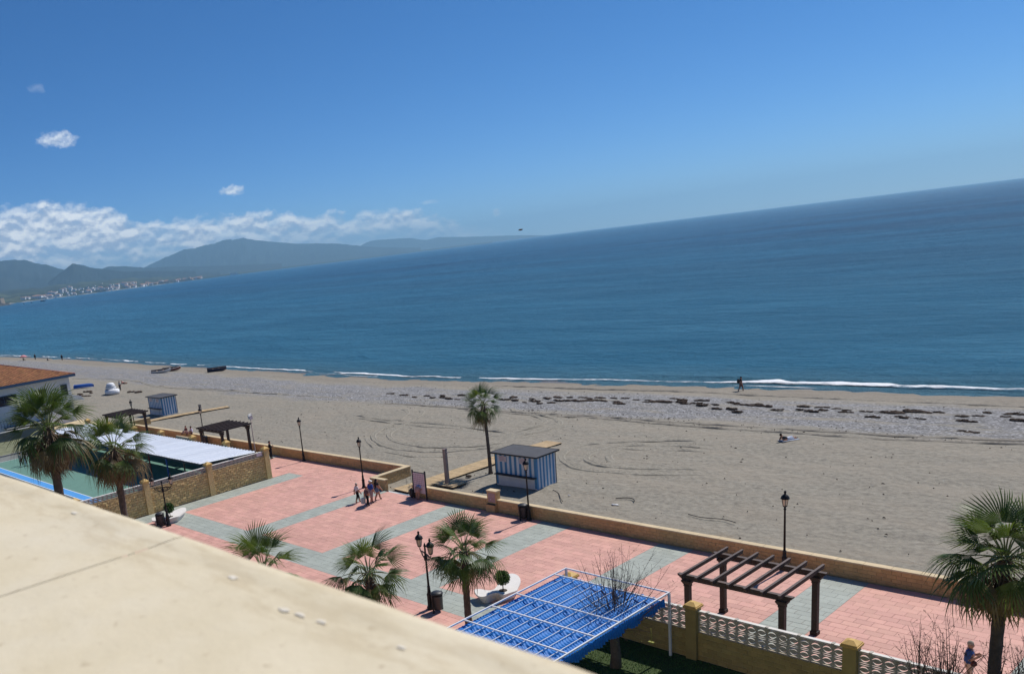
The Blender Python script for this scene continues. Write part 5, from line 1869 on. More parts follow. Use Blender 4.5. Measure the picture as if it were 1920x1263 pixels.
def white_building():
    t = thing('white_building', (0, 0, 0), 'white two-storey building with a terracotta hipped roof and blue eaves at the left edge', 'building')
    X0, X1, Y0, Y1, H = -133.2, -119.0, 22, 47.0, 6.6
    w_ = MB().box(X0, Y0, -0.4, X1, Y1, H)
    w_.build('walls', M['stucco'], t)
    eo = 0.95
    ex0, ex1, ey0, ey1 = X0 - eo, X1 + eo, Y0 - eo, Y1 + eo - 0.3
    fa = MB()
    fa.box(ex0, ey0, H, ex1, ey1, H + 0.06)
    for a, b in (((ex1, ey0), (ex1, ey1)), ((ex0, ey1), (ex1, ey1)), ((ex0, ey0), (ex1, ey0)), ((ex0, ey0), (ex0, ey1))):
        fa.bar((a[0], a[1], H + 0.17), (b[0], b[1], H + 0.17), 0.06, 0.36)
    fa.build('eaves', M['fasciablue'], t)
    # hip roof, tiled in courses of half-round tiles
    hz = H + 0.34
    hw = (ex1 - ex0) / 2
    zr = hz + hw * 0.30
    A, B, C_, D = (ex0, ey0, hz), (ex1, ey0, hz), (ex1, ey1, hz), (ex0, ey1, hz)
    E, F = ((ex0 + ex1) / 2, ey0 + hw, zr), ((ex0 + ex1) / 2, ey1 - hw, zr)
    rf = MB().add([A, B, C_, D, E, F], [(0, 1, 4), (1, 2, 5, 4), (2, 3, 5), (3, 0, 4, 5), (3, 2, 1, 0)])
    r = rf.build('roof', M['rooftile'], t)
    tl = MB()
    nrow = 24
    for i in range(nrow):
        u0, u1 = i / nrow, (i + 1) / nrow
        xa, xb_ = ex1 - hw * u0, ex1 - hw * u1
        za, zb_ = hz + (zr - hz) * u0, hz + (zr - hz) * u1
        ya, yb = ey0 + hw * u0, ey1 - hw * u0
        y = ya
        while y < yb - 0.1:
            y2 = min(y + 0.42, yb)
            tl.add([(xa + 0.03, y + 0.02, za + 0.02), (xa + 0.03, (y + y2) / 2, za + 0.12), (xa + 0.03, y2 - 0.02, za + 0.02), (xb_, y + 0.02, zb_ + 0.01), (xb_, (y + y2) / 2, zb_ + 0.09), (xb_, y2 - 0.02, zb_ + 0.01)], [(0, 1, 4, 3), (1, 2, 5, 4), (0, 2, 1)])
            y = y2
    tl.build('roof_tiles', M['rooftile'], r)['kind'] = 'stuff'
    hp = MB()
    hp.tube([C_, F], 0.14, 6)
    hp.tube([F, E], 0.14, 6)
    hp.build('ridge_tiles', M['boatred'], r)
    x = X1
    for y0, y1, z0, z1, rail in ((30.5, 39.3, 4.2, 5.55, True), (45.6, 46.5, 4.1, 5.6, False), (37.2, 42.6, 0.0, 1.2, False), (41.6, 43.4, 4.3, 5.5, False), (25, 28, 4.2, 5.5, False)):
        f = MB()
        f.box(x - 0.1, y0, z0, x + 0.012, y1, z1)
        wdw = f.build('window', M['window'], t)
        fr = MB()
        for a, b in (((y0, z0), (y1, z0)), ((y0, z1), (y1, z1)), ((y0, z0), (y0, z1)), ((y1, z0), (y1, z1))):
            fr.bar((x + 0.02, a[0], a[1]), (x + 0.02, b[0], b[1]), 0.07, 0.07)
        k = max(1, int((y1 - y0) / 1.5))
        for q in range(1, k):
            yy = y0 + (y1 - y0) * q / k
            fr.bar((x + 0.02, yy, z0), (x + 0.02, yy, z1), 0.05, 0.05)
        fr.build('frame', M['fasciablue' if rail else 'greywall'], wdw)
        if rail:
            g = MB()
            for yy in np.arange(y0, y1, 0.16):
                g.bar((x + 0.10, yy, z1 - 0.5), (x + 0.10, yy, z1), 0.02, 0.02)
            g.bar((x + 0.10, y0, z1 - 0.5), (x + 0.10, y1, z1 - 0.5), 0.03, 0.03)
            g.build('bars', M['iron'], wdw)
    # bulging window grille and a lean-to porch roof over the lower opening
    g = MB()
    for yy in np.arange(36.3, 40.4, 0.42):
        g.tube([(x + 0.02, yy, 2.45), (x + 0.45, yy, 2.35), (x + 0.55, yy, 1.6), (x + 0.12, yy, 1.3)], 0.02, 5)
    g.bar((x + 0.5, 36.3, 2.3), (x + 0.5, 40.3, 2.3), 0.03, 0.03)
    g.bar((x + 0.5, 36.3, 1.6), (x + 0.5, 40.3, 1.6), 0.03, 0.03)
    g.build('grille', M['iron'], t)
    MB().hexa([(x, 36.8, 1.22), (x + 1.2, 36.8, 1.12), (x + 1.2, 43, 1.12), (x, 43, 1.22), (x, 36.8, 1.34), (x + 1.2, 36.8, 1.2), (x + 1.2, 43, 1.2), (x, 43, 1.34)]).build('porch_roof', M['greywall'], t)
    MB().hexa([(x - 2, 46.9, 3.2), (x + 0.3, 46.9, 3.2), (x + 0.3, 48.6, 3.0), (x - 2, 48.6, 3.0), (x - 2, 46.9, 4.0), (x + 0.3, 46.9, 4.0), (x + 0.3, 48.2, 3.6), (x - 2, 48.2, 3.6)]).build('side_balcony', M['white'], t)
    # pale terrace beside it
    tr = MB().box(-118.9, 41.5, -0.4, -105.5, 47.6, 0.25)
    tag(tr.build('terrace', M['coping']), kind='structure')


def flats():
    """the block of flats the picture was taken from: only its roof-terrace parapet is in view"""
    t = thing('apartment_building', (0, 0, 0), 'cream parapet of the flats in the foreground with a joint across its top', 'building')
    ZP, YO, YI = 17.58, 0.657, 0.12
    MB().box(-34, -12, -0.4, 16, YO - 0.06, 16.3).build('facade', M['facade'], t)
    pb = MB()
    pb.box(-34, YI + 0.03, 16.3, 16, YO - 0.05, ZP - 0.06)
    pb.build('parapet_wall', M['facade'], t)
    xs_all = [(-34, -17), (-17, -8.0), (-8.0, -1.2705), (-1.2695, 6.0), (6.0, 16)]
    for a, b in xs_all:
        fine = a > -9
        xs = np.linspace(a + 0.001, b - 0.001, 260 if fine else 60)
        # section: inner edge, top, rounded worn lip, outer face
        prof = [(YI, -0.06), (YI, -0.008), (YI + 0.008, 0.0)] + [(YI + 0.008 + (YO - 0.085 - YI) * u, 0.0) for u in np.linspace(0.03, 1, 14)] + [(YO - 0.062, -0.0004), (YO - 0.055, 0.0004), (YO - 0.03, 0.001), (YO - 0.012, 0.0002), (YO - 0.003, -0.006), (YO, -0.02), (YO, -0.06)]
        X, K = np.meshgrid(xs, np.arange(len(prof)))
        py = np.array([p[0] for p in prof])
        pz = np.array([p[1] for p in prof])
        Y = py[K] + (K > 15) * 0.0025 * fbm(X * 4.5, K * 0.11, 81, 4)
        Z = ZP + pz[K] + (K > 2) * (0.0012 * fbm(X * 7, Y * 7, 83, 3) + 0.0009 * (K > 16) * fbm(X * 9, K * 0.3, 85, 3))
        lip = ((K >= 15) & (K <= 21)).astype(float)
        link('coping_slab', grid_mesh('coping_slab', X, Y, Z, M['parapet'], {'lip': lip}), t)
    rng = random.Random(14)
    for i, (x, y, s) in enumerate([(-1.02, 0.585, 0.016), (-0.86, 0.56, 0.012), (-0.83, 0.562, 0.013), (-0.79, 0.565, 0.01), (-0.66, 0.575, 0.009), (-1.62, 0.60, 0.016)]):
        mb = MB()
        n = 9
        ring = [(0.62 * s * rng.uniform(0.5, 1.3) * math.cos(2 * PI * k / n) * 1.5, 0.5 * s * rng.uniform(0.4, 1.0) * math.sin(2 * PI * k / n), 0.0014) for k in range(n)]
        mb.add(ring + [(0, 0, 0.0018)], [(k, (k + 1) % n, n) for k in range(n)])
        mb.build('paint_flake', M['flake'], t, (x, y, ZP))


# ------------------------------------------------------------------ people
def person(name, label, loc, face, h=1.7, pose='stand', skin=(0.42, 0.24, 0.17), top=(0.6, 0.6, 0.6), bottom=(0.03, 0.03, 0.035), shoe=(0.05, 0.04, 0.04), hair=(0.1, 0.06, 0.04), sleeve=0.5, leg=1.0, stride=0.0, hat=None, hairlen=0.0, build=1.0, arm_bend=0.0, group=None, seed=0, z=0.0):
    """skinned figure; +X is where it faces. sleeve/leg: share of arm/leg that is covered"""
    k = h / 1.75
    V, E, RD, TG = [], [], [], []

    def v(x, y, z_, r, par=None, tg=None):
        V.append((x * k, y * k, z_ * k))
        RD.append(r * k * 1.42)
        i = len(V) - 1
        if par is not None:
            E.append((par, i))
        return i
    b = build
    if pose in ('stand', 'bend'):
        ph, lean = 0.95, (0.0 if pose == 'stand' else 0.42)
        pel = v(0, 0, ph, 0.135 * b)
        if pose == 'stand':
            sp = v(0.0, 0, 1.12, 0.125 * b, pel)
            ch = v(-0.01, 0, 1.32, 0.135 * b, sp)
            nk = v(0.0, 0, 1.475, 0.055, ch)
            hd = v(0.02, 0, 1.56, 0.085, nk)
            tp = v(0.02, 0, 1.66, 0.088, hd)
            sh = [(-0.01, 0.17, 1.39), (-0.01, -0.17, 1.39)]
        else:
            sp = v(0.16, 0, 1.02, 0.14 * b, pel)
            ch = v(0.36, 0, 1.0, 0.15 * b, sp)
            nk = v(0.50, 0, 0.90, 0.055, ch)
            hd = v(0.56, 0, 0.82, 0.085, nk)
            tp = v(0.62, 0, 0.74, 0.085, hd)
            sh = [(0.40, 0.17, 0.98), (0.40, -0.17, 0.98)]
        legs = []
        for s_, st in ((1, stride), (-1, -stride)):
            hp = v(0.0, 0.085 * s_, ph - 0.06, 0.10 * b, pel)
            kn = v(0.05 + st * 0.55, 0.09 * s_, 0.50 + abs(st) * 0.03, 0.062, hp)
            lift = 0.0 if st >= 0 else 0.05
            an = v(st * 0.95 - (0.03 if st < 0 else 0), 0.09 * s_, 0.085 + lift, 0.042, kn)
            to = v(st * 0.95 + 0.14 * (1 if st >= 0 else 0.8), 0.10 * s_, 0.035 + (0 if st >= 0 else 0.02), 0.038, an)
            legs.append((hp, kn, an, to))
        arms = []
        for i_, s_ in ((0, 1), (1, -1)):
            a = v(*sh[i_], 0.06, ch)
            sw = -stride * s_ * 0.8
            if pose == 'bend':
                el = v(0.46, 0.2 * s_, 0.72, 0.045, a)
                wr = v(0.42, 0.16 * s_, 0.52, 0.033, el)
                hn = v(0.42, 0.15 * s_, 0.44, 0.036, wr)
            elif arm_bend:
                el = v(-0.02, 0.23 * s_, 1.12, 0.045, a)
                wr = v(0.20, 0.14 * s_, 1.18, 0.033, el)
                hn = v(0.27, 0.09 * s_, 1.22, 0.036, wr)
            else:
                el = v(-0.03 + sw * 0.5, 0.225 * s_, 1.12, 0.045, a)
                wr = v(0.03 + sw, 0.235 * s_, 0.88, 0.033, el)
                hn = v(0.045 + sw * 1.1, 0.232 * s_, 0.80, 0.036, wr)
            arms.append((a, el, wr, hn))
    elif pose == 'sit':
        pel = v(0, 0, 0.12, 0.14 * b)
        sp = v(-0.02, 0, 0.30, 0.125 * b, pel)
        ch = v(0.0, 0, 0.50, 0.135 * b, sp)
        nk = v(0.03, 0, 0.65, 0.055, ch)
        hd = v(0.05, 0, 0.74, 0.085, nk)
        tp = v(0.05, 0, 0.83, 0.088, hd)
        legs, arms = [], []
        for s_ in (1, -1):
            hp = v(0.06, 0.09 * s_, 0.11, 0.10 * b, pel)
            kn = v(0.42, 0.11 * s_, 0.32, 0.062, hp)
            an = v(0.60, 0.11 * s_, 0.06, 0.042, kn)
            to = v(0.74, 0.12 * s_, 0.04, 0.038, an)
            legs.append((hp, kn, an, to))
            a = v(0.0, 0.17 * s_, 0.57, 0.06, ch)
            el = v(0.08, 0.24 * s_, 0.32, 0.045, a)
            wr = v(0.28, 0.17 * s_, 0.30, 0.033, el)
            hn = v(0.36, 0.14 * s_, 0.31, 0.036, wr)
            arms.append((a, el, wr, hn))
    else:  # lie on the back, feet towards +X, propped on the elbows
        pel = v(0, 0, 0.13, 0.13 * b)
        sp = v(-0.2, 0, 0.16, 0.125 * b, pel)
        ch = v(-0.38, 0, 0.26, 0.13 * b, sp)
        nk = v(-0.50, 0, 0.38, 0.055, ch)
        hd = v(-0.55, 0, 0.46, 0.085, nk)
        tp = v(-0.58, 0, 0.55, 0.086, hd)
        legs, arms = [], []
        for s_ in (1, -1):
            hp = v(0.08, 0.09 * s_, 0.11, 0.095 * b, pel)
            kn = v(0.46, 0.10 * s_, 0.22 if s_ > 0 else 0.10, 0.062, hp)
            an = v(0.82, 0.10 * s_, 0.06, 0.042, kn)
            to = v(0.88, 0.10 * s_, 0.15, 0.036, an)
            legs.append((hp, kn, an, to))
            a = v(-0.42, 0.17 * s_, 0.30, 0.06, ch)
            el = v(-0.52, 0.24 * s_, 0.07, 0.045, a)
            wr = v(-0.30, 0.26 * s_, 0.05, 0.033, el)
            hn = v(-0.22, 0.26 * s_, 0.05, 0.036, wr)
            arms.append((a, el, wr, hn))
    # fingers: four and a thumb, short chains rooted in the hand
    for (a, el, wr, hn) in arms:
        pv, pw = Vector(V[hn]) / k, Vector(V[wr]) / k
        d = (pv - pw).normalized()
        side = Vector((1, 0, 0)) if abs(d.x) < 0.7 else Vector((0, 0, 1))
        side = (side - d * side.dot(d)).normalized()
        for q in range(4):
            o = side * (q - 1.5) * 0.02
            p1 = pv + d * 0.045 + o
            p2 = p1 + d * (0.045, 0.055, 0.05, 0.036)[q]
            i1 = v(*p1, 0.0105, hn)
            v(*p2, 0.009, i1)
        i1 = v(*(pv + side * 0.05 + d * 0.01), 0.012, hn)
        v(*(pv + side * 0.07 + d * 0.045), 0.01, i1)
    bm = bmesh.new()
    ly = bm.verts.layers.skin.verify()
    vs = [bm.verts.new(p) for p in V]
    for i, q in enumerate(vs):
        q[ly].radius = (RD[i], RD[i])
        q[ly].use_root = (i == pel)
    for a, c in E:
        bm.edges.new((vs[a], vs[c]))
    me = bpy.data.meshes.new('body_rig')
    bm.to_mesh(me)
    bm.free()
    tmp = bpy.data.objects.new('body_rig', me)
    col.objects.link(tmp)
    tmp.modifiers.new('skin', 'SKIN')
    tmp.modifiers.new('sub', 'SUBSURF').levels = 1
    dg = bpy.context.evaluated_depsgraph_get()
    dg.update()
    body = bpy.data.meshes.new_from_object(tmp.evaluated_get(dg))
    bpy.data.objects.remove(tmp)
    body.name = 'person'
    pals = [skin, top, bottom, shoe]
    for i, c in enumerate(pals):
        body.materials.clear() if i == 0 else None
        body.materials.append(cloth(c))
    segs = []
    for (a, el, wr, hn) in arms:
        segs += [(a, el, 'ua'), (el, wr, 'fa'), (wr, hn, 'hand')]
    for (hp, kn, an, to) in legs:
        segs += [(hp, kn, 'th'), (kn, an, 'sh'), (an, to, 'foot')]
    segs += [(pel, sp, 'hip'), (sp, ch, 'tor'), (ch, nk, 'neck'), (nk, hd, 'head'), (hd, tp, 'head')]
    A = np.array([V[a] for a, _, _ in segs])
    Bv = np.array([V[c] for _, c, _ in segs])
    mi = []
    for p in body.polygons:
        c = np.array(p.center)
        d = Bv - A
        t_ = np.clip(((c - A) * d).sum(1) / ((d * d).sum(1) + 1e-9), 0, 1)
        dist = np.linalg.norm(A + d * t_[:, None] - c, axis=1)
        j = int(np.argmin(dist))
        n_, u = segs[j][2], t_[j]
        m_ = 0
        if n_ == 'ua':
            m_ = 1 if u < sleeve * 2 else 0
        elif n_ == 'fa':
            m_ = 1 if u < (sleeve - 0.5) * 2 else 0
        elif n_ == 'hip':
            m_ = 2 if u < 0.45 else 1
        elif n_ == 'tor':
            m_ = 1
        elif n_ == 'neck':
            m_ = 1 if u < 0.45 else 0
        elif n_ == 'th':
            m_ = 2 if u < leg * 2 else 0
        elif n_ == 'sh':
            m_ = 2 if u < (leg - 0.5) * 2 else 0
            if u > 0.93:
                m_ = 3
        elif n_ == 'foot':
            m_ = 3
        mi.append(m_)
    body.polygons.foreach_set('material_index', mi)
    body.polygons.foreach_set('use_smooth', [True] * len(mi))
    body.update()
    o = link('person', body, None, (loc[0], loc[1], z), face)
    tag(o, label, 'person', group)
    # hair, nose and ears
    H0, T0 = Vector(V[hd]), Vector(V[tp])
    c = (H0 + T0) / 2
    hm = MB()
    hm.blob((c.x - 0.02 * k, c.y, c.z + 0.03 * k), (0.108 * k, 0.10 * k, 0.115 * k), 12, 0, 0.03)
    if hairlen:
        hm.tube([(c.x - 0.06 * k, c.y, c.z), (c.x - 0.10 * k, c.y, c.z - hairlen * 0.5), (c.x - 0.11 * k, c.y, c.z - hairlen)], [0.10 * k, 0.10 * k, 0.05 * k], 8)
    hm.build('hair', cloth(hair), o)
    fm = MB()
    fx = c.x + 0.085 * k
    fm.add([(fx, -0.012 * k, c.z - 0.02 * k), (fx, 0.012 * k, c.z - 0.02 * k), (fx + 0.025 * k, 0, c.z - 0.025 * k), (fx - 0.005 * k, 0, c.z + 0.02 * k)], [(0, 2, 3), (2, 1, 3), (0, 1, 2)])
    for s_ in (-1, 1):
        fm.blob((c.x, 0.098 * k * s_, c.z), (0.02 * k, 0.012 * k, 0.03 * k), 6)
    fm.build('face', cloth(skin), o)
    if hat:
        ht = MB()
        ht.blob((c.x - 0.005, c.y, c.z + 0.055 * k), (0.118 * k, 0.112 * k, 0.09 * k), 12)
        ht.lathe([(0.02, 0.0), (0.15 * k, -0.005), (0.15 * k, 0.008), (0.02, 0.012)], c.x + 0.03 * k, c.y, c.z + 0.04 * k, 12)
        ht.build('cap', cloth(hat), o)
    return o


CL = {}


def cloth(c):
    key = tuple(round(x, 3) for x in c)
    if key not in CL:
        CL[key] = mat('cloth', key, 0.85, 0.12, 9, spec=0.2)
    return CL[key]


def bag(loc, size, color, label, cat='bag', handle=True, rz=0):
    t = thing('carrier_bag', loc, label, cat, None, rz)
    a, b, c = size
    MB().hexa([(-a * .8, -b, 0), (a * .8, -b, 0), (a * .8, b, 0), (-a * .8, b, 0), (-a, -b * 1.15, c), (a, -b * 1.15, c), (a, b * 1.15, c), (-a, b * 1.15, c)]).build('bag_body', cloth(color), t)
    if handle:
        MB().tube([(-a * .5, 0, c), (-a * .3, 0, c + 0.14), (a * .3, 0, c + 0.14), (a * .5, 0, c)], 0.012, 5).build('handle', cloth(dark(color, 0.6)), t)


def people():
    f = R(95)
    person('p', 'person with grey hair, white top and black cropped trousers, leftmost of the walking group', (-49.1, 39.95), R(78), 1.58, top=(0.66, 0.62, 0.63), bottom=(0.015, 0.014, 0.016), hair=(0.45, 0.40, 0.34), sleeve=0.35, leg=0.72, stride=0.22)
    person('p', 'person with reddish hair, dark patterned top and black trousers carrying a pale bag', (-47.62, 39.65), R(84), 1.58, top=(0.11, 0.07, 0.075), bottom=(0.014, 0.013, 0.015), hair=(0.19, 0.06, 0.03), sleeve=0.4, leg=1.0, stride=0.16)
    person('p', 'person in a bright blue polo shirt, pinkish grey shorts and white cap', (-47.95, 40.35), R(88), 1.84, top=(0.035, 0.075, 0.30), bottom=(0.34, 0.26, 0.27), hair=(0.40, 0.36, 0.32), sleeve=0.5, leg=0.55, stride=0.14, hat=(0.72, 0.70, 0.68), build=1.12)
    person('p', 'person with long dark hair, black top and denim shorts, rightmost of the walking group', (-48.15, 41.15), R(80), 1.72, top=(0.02, 0.02, 0.024), bottom=(0.10, 0.16, 0.26), hair=(0.015, 0.012, 0.011), sleeve=0.2, leg=0.28, stride=0.30, hairlen=0.42)
    bag((-47.93, 39.5, 0.22), (0.17, 0.10, 0.44), (0.42, 0.52, 0.54), 'pale blue-grey carrier bag held by the person in the dark patterned top', rz=R(84))
    person('p', 'person in a pale blue shirt bending forward below the information board', (-45.42, 42.75), R(95), 1.66, 'bend', top=(0.36, 0.45, 0.68), bottom=(0.40, 0.27, 0.24), hair=(0.12, 0.08, 0.05), sleeve=0.5, leg=0.3, shoe=(0.35, 0.2, 0.16), build=1.1)
    t = thing('backpack', (-46.25, 42.95, 0), 'black backpack leaning against the end of the beach wall beside the bending person', 'backpack')
    mb = MB()
    mb.blob((0, 0, 0.38), (0.22, 0.17, 0.40), 12, 0, 0.05)
    mb.build('bag_body', M['kdark'], t)
    MB().tube([(-0.1, -0.12, 0.7), (-0.12, -0.2, 0.45), (-0.1, -0.14, 0.2)], 0.02, 5).build('strap', M['bin'], t)
    person('p', 'person in dark clothes by the beach wall, near the ochre stone wall end', (-68.95, 45.85), R(60), 1.82, top=(0.014, 0.013, 0.014), bottom=(0.013, 0.013, 0.015), hair=(0.02, 0.015, 0.012), sleeve=1.0, leg=1.0, stride=0.06, arm_bend=1, build=1.1)
    person('p', 'person in a white striped shirt sitting on the beach wall beyond the canopy', (-86.3, 47.1), R(-95), 1.75, 'sit', top=(0.62, 0.58, 0.72), bottom=(0.10, 0.05, 0.055), hair=(0.018, 0.013, 0.011), sleeve=0.5, leg=0.5, z=0.86)
    person('p', 'person in dark red sitting on the beach wall beside the one in white', (-87.5, 47.1), R(-80), 1.66, 'sit', skin=(0.52, 0.30, 0.24), top=(0.13, 0.045, 0.04), bottom=(0.45, 0.26, 0.24), hair=(0.10, 0.04, 0.02), sleeve=0.4, leg=0.3, z=0.86)
    person('p', 'person in a dark top and shorts with a backpack walking along the waterline', (-46.3, 94.4), R(8), 1.72, skin=(0.30, 0.17, 0.12), top=(0.035, 0.025, 0.03), bottom=(0.16, 0.09, 0.08), hair=(0.02, 0.015, 0.012), sleeve=0.3, leg=0.45, stride=0.24, z=zb(-46.3, 94.4))
    t = thing('backpack', (-46.55, 94.36, zb(-46.3, 94.4)), 'dark backpack worn by the person walking along the waterline', 'backpack')
    mb = MB()
    mb.blob((-0.02, 0, 1.2), (0.15, 0.17, 0.26), 12, 0, 0.05)
    mb.build('bag_body', M['kdark'], t)
    mb = MB()
    for s_ in (-0.1, 0.1):
        mb.tube([(0.05, s_, 1.4), (0.28, s_, 1.42), (0.38, s_, 1.2), (0.1, s_, 1.0)], 0.018, 5)
    mb.build('strap', M['bin'], t)
    person('p', 'person with dark hair lying on a pale towel on the open sand', (-30.2, 69.15), R(60), 1.68, 'lie', top=(0.03, 0.03, 0.035), bottom=(0.55, 0.58, 0.66), hair=(0.02, 0.015, 0.012), sleeve=0.2, leg=0.6, z=0.02)
    tw = MB().box(-0.75, -0.34, 0.0, 0.75, 0.34, 0.03)
    tag(tw.build('beach_towel', cloth((0.34, 0.37, 0.44)), None, (-30.1, 69.2, 0.02), R(60)), 'pale blue towel under the person lying on the open sand', 'towel')
    person('p', 'person with grey hair, blue shirt and beige trousers beside the bottom right palm trunk', (-8.78, 35.3), R(12), 1.80, top=(0.035, 0.085, 0.26), bottom=(0.50, 0.40, 0.33), hair=(0.36, 0.31, 0.25), sleeve=0.55, leg=1.0, arm_bend=1, build=1.1)
    mb = MB()
    mb.blob((0, 0, 0), (0.13, 0.09, 0.12), 10, 0, 0.08)
    tag(mb.build('shoulder_bag', cloth((0.09, 0.03, 0.03)), None, (-8.62, 35.16, 0.98)), 'small dark red bag at the hip of the grey-haired person beside the palm trunk', 'bag')
    # far along the beach
    z = lambda x, y: zb(x, y)
    person('p', 'tiny dark figure standing at the far waterline, right of the other far figure', (-255.9, 100.2), R(160), 1.75, top=(0.012, 0.012, 0.016), bottom=(0.012, 0.012, 0.016), sleeve=1.0, hair=(0.02, 0.02, 0.02), z=z(-255.9, 100.2))
    person('p', 'tiny dark figure standing at the far waterline behind the pink parasol', (-275.9, 99.4), R(160), 1.8, top=(0.012, 0.012, 0.016), bottom=(0.012, 0.012, 0.016), sleeve=1.0, hair=(0.02, 0.02, 0.02), z=z(-275.9, 99.4))
    person('p', 'tiny figure sitting on the sand beside the right far standing figure', (-262.0, 98.0), R(100), 1.7, 'sit', top=(0.05, 0.05, 0.06), bottom=(0.5, 0.5, 0.5), z=z(-262, 98))
    t = thing('parasol', (-279.5, 97.0, z(-279.5, 97)), 'small pink parasol on the far beach in front of a dark figure', 'parasol')
    MB().lathe([(1.15, 1.0), (0.9, 1.35), (0.5, 1.55), (0.03, 1.65)], 0, 0, 0, 12).build('canopy', cloth((0.72, 0.30, 0.30)), t)
    MB().tube([(0, 0, 0), (0, 0, 1.6)], 0.03, 6).build('pole', M['rail'], t)
    person('p', 'tiny figure sitting in the shade of the pink parasol', (-279.0, 96.6), R(80), 1.7, 'sit', top=(0.02, 0.02, 0.02), bottom=(0.03, 0.03, 0.03), z=z(-279, 96.6))
    person('p', 'person with dark hair and a pale top standing behind the white tarpaulin mound', (-145.2, 66.4), R(-60), 1.7, top=(0.50, 0.50, 0.48), bottom=(0.03, 0.03, 0.03), hair=(0.02, 0.015, 0.012), z=0)
    person('p', 'sunbather lying on the sand right of the white tarpaulin mound', (-154.5, 71.6), R(20), 1.7, 'lie', top=(0.45, 0.16, 0.13), bottom=(0.04, 0.03, 0.03), leg=0.25, z=z(-154.5, 71.6))
    ch = [('child in a grey top and dark trousers, leftmost of the three on the sports court', (-96.3, 30.8), (0.20, 0.24, 0.24), (0.012, 0.012, 0.015), 1.5),
          ('child in white clothes, middle of the three on the sports court', (-95.55, 31.05), (0.10, 0.09, 0.09), (0.55, 0.56, 0.56), 1.42),
          ('child in red and white, rightmost of the three on the sports court', (-95.35, 31.75), (0.42, 0.06, 0.06), (0.02, 0.02, 0.025), 1.4)]
    for i, (lb, p, tc, bc, hh) in enumerate(ch):
        person('p', lb, p, R(200 + 60 * i), hh, top=tc, bottom=bc, hair=(0.02, 0.015, 0.012), sleeve=0.9, stride=0.12)


# ------------------------------------------------------------------ boats and beach lumps
def hull_bm(L, B, H, thick=0.06):
    n = 12
    vs, fs = [], []
    m_ = 6
    for i in range(n + 1):
        u = i / n
        wv = B / 2 * math.sin(PI * min(0.97, 0.16 + u * 0.84)) ** 0.75 if u < 0.5 else B / 2 * (1 - ((u - 0.5) / 0.5) ** 2.2) + 0.01
        sheer = H + 0.22 * H * (2 * u - 0.9) ** 2
        keel = 0.0 + 0.42 * H * max(0, (u - 0.75) / 0.25) ** 2
        x = L * (u - 0.5)
        for j in range(-m_, m_ + 1):
            q = j / m_
            y = wv * math.copysign(abs(q) ** 0.65, q)
            z = keel + (sheer - keel) * abs(q) ** 2.3
            vs.append((x, y, z))
    w_ = 2 * m_ + 1
    for i in range(n):
        for j in range(w_ - 1):
            fs.append((i * w_ + j, i * w_ + j + 1, (i + 1) * w_ + j + 1, (i + 1) * w_ + j))
    fs.append(tuple(range(w_)))
    return vs, fs, w_, n


def rowboat(label, loc, rz, L, B, H, mats, tilt=0.0, flip=False):
    t = thing('rowing_boat', loc, label, 'boat', None, rz)
    vs, fs, w_, n = hull_bm(L, B, H)
    t.rotation_euler = (tilt + (PI if flip else 0), 0, rz)
    o = MB().add(vs, fs, 0, True).build('hull', mats[0], t)
    iv = [(v[0] * 0.97, v[1] * 0.93, v[2] + 0.04) for v in vs]
    MB().add(iv, [tuple(reversed(f)) for f in fs], 0, True).build('inner_hull', mats[1], t)
    g = MB()
    for j in (0, w_ - 1):
        g.tube([vs[i * w_ + j] for i in range(n + 1)], 0.045, 6)
    g.build('gunwale', mats[2], t)
    for u in (-0.2, 0.12):
        MB().box(L * u - 0.14, -B * 0.44, H * 0.72, L * u + 0.14, B * 0.44, H * 0.78).build('thwart', mats[1], t)


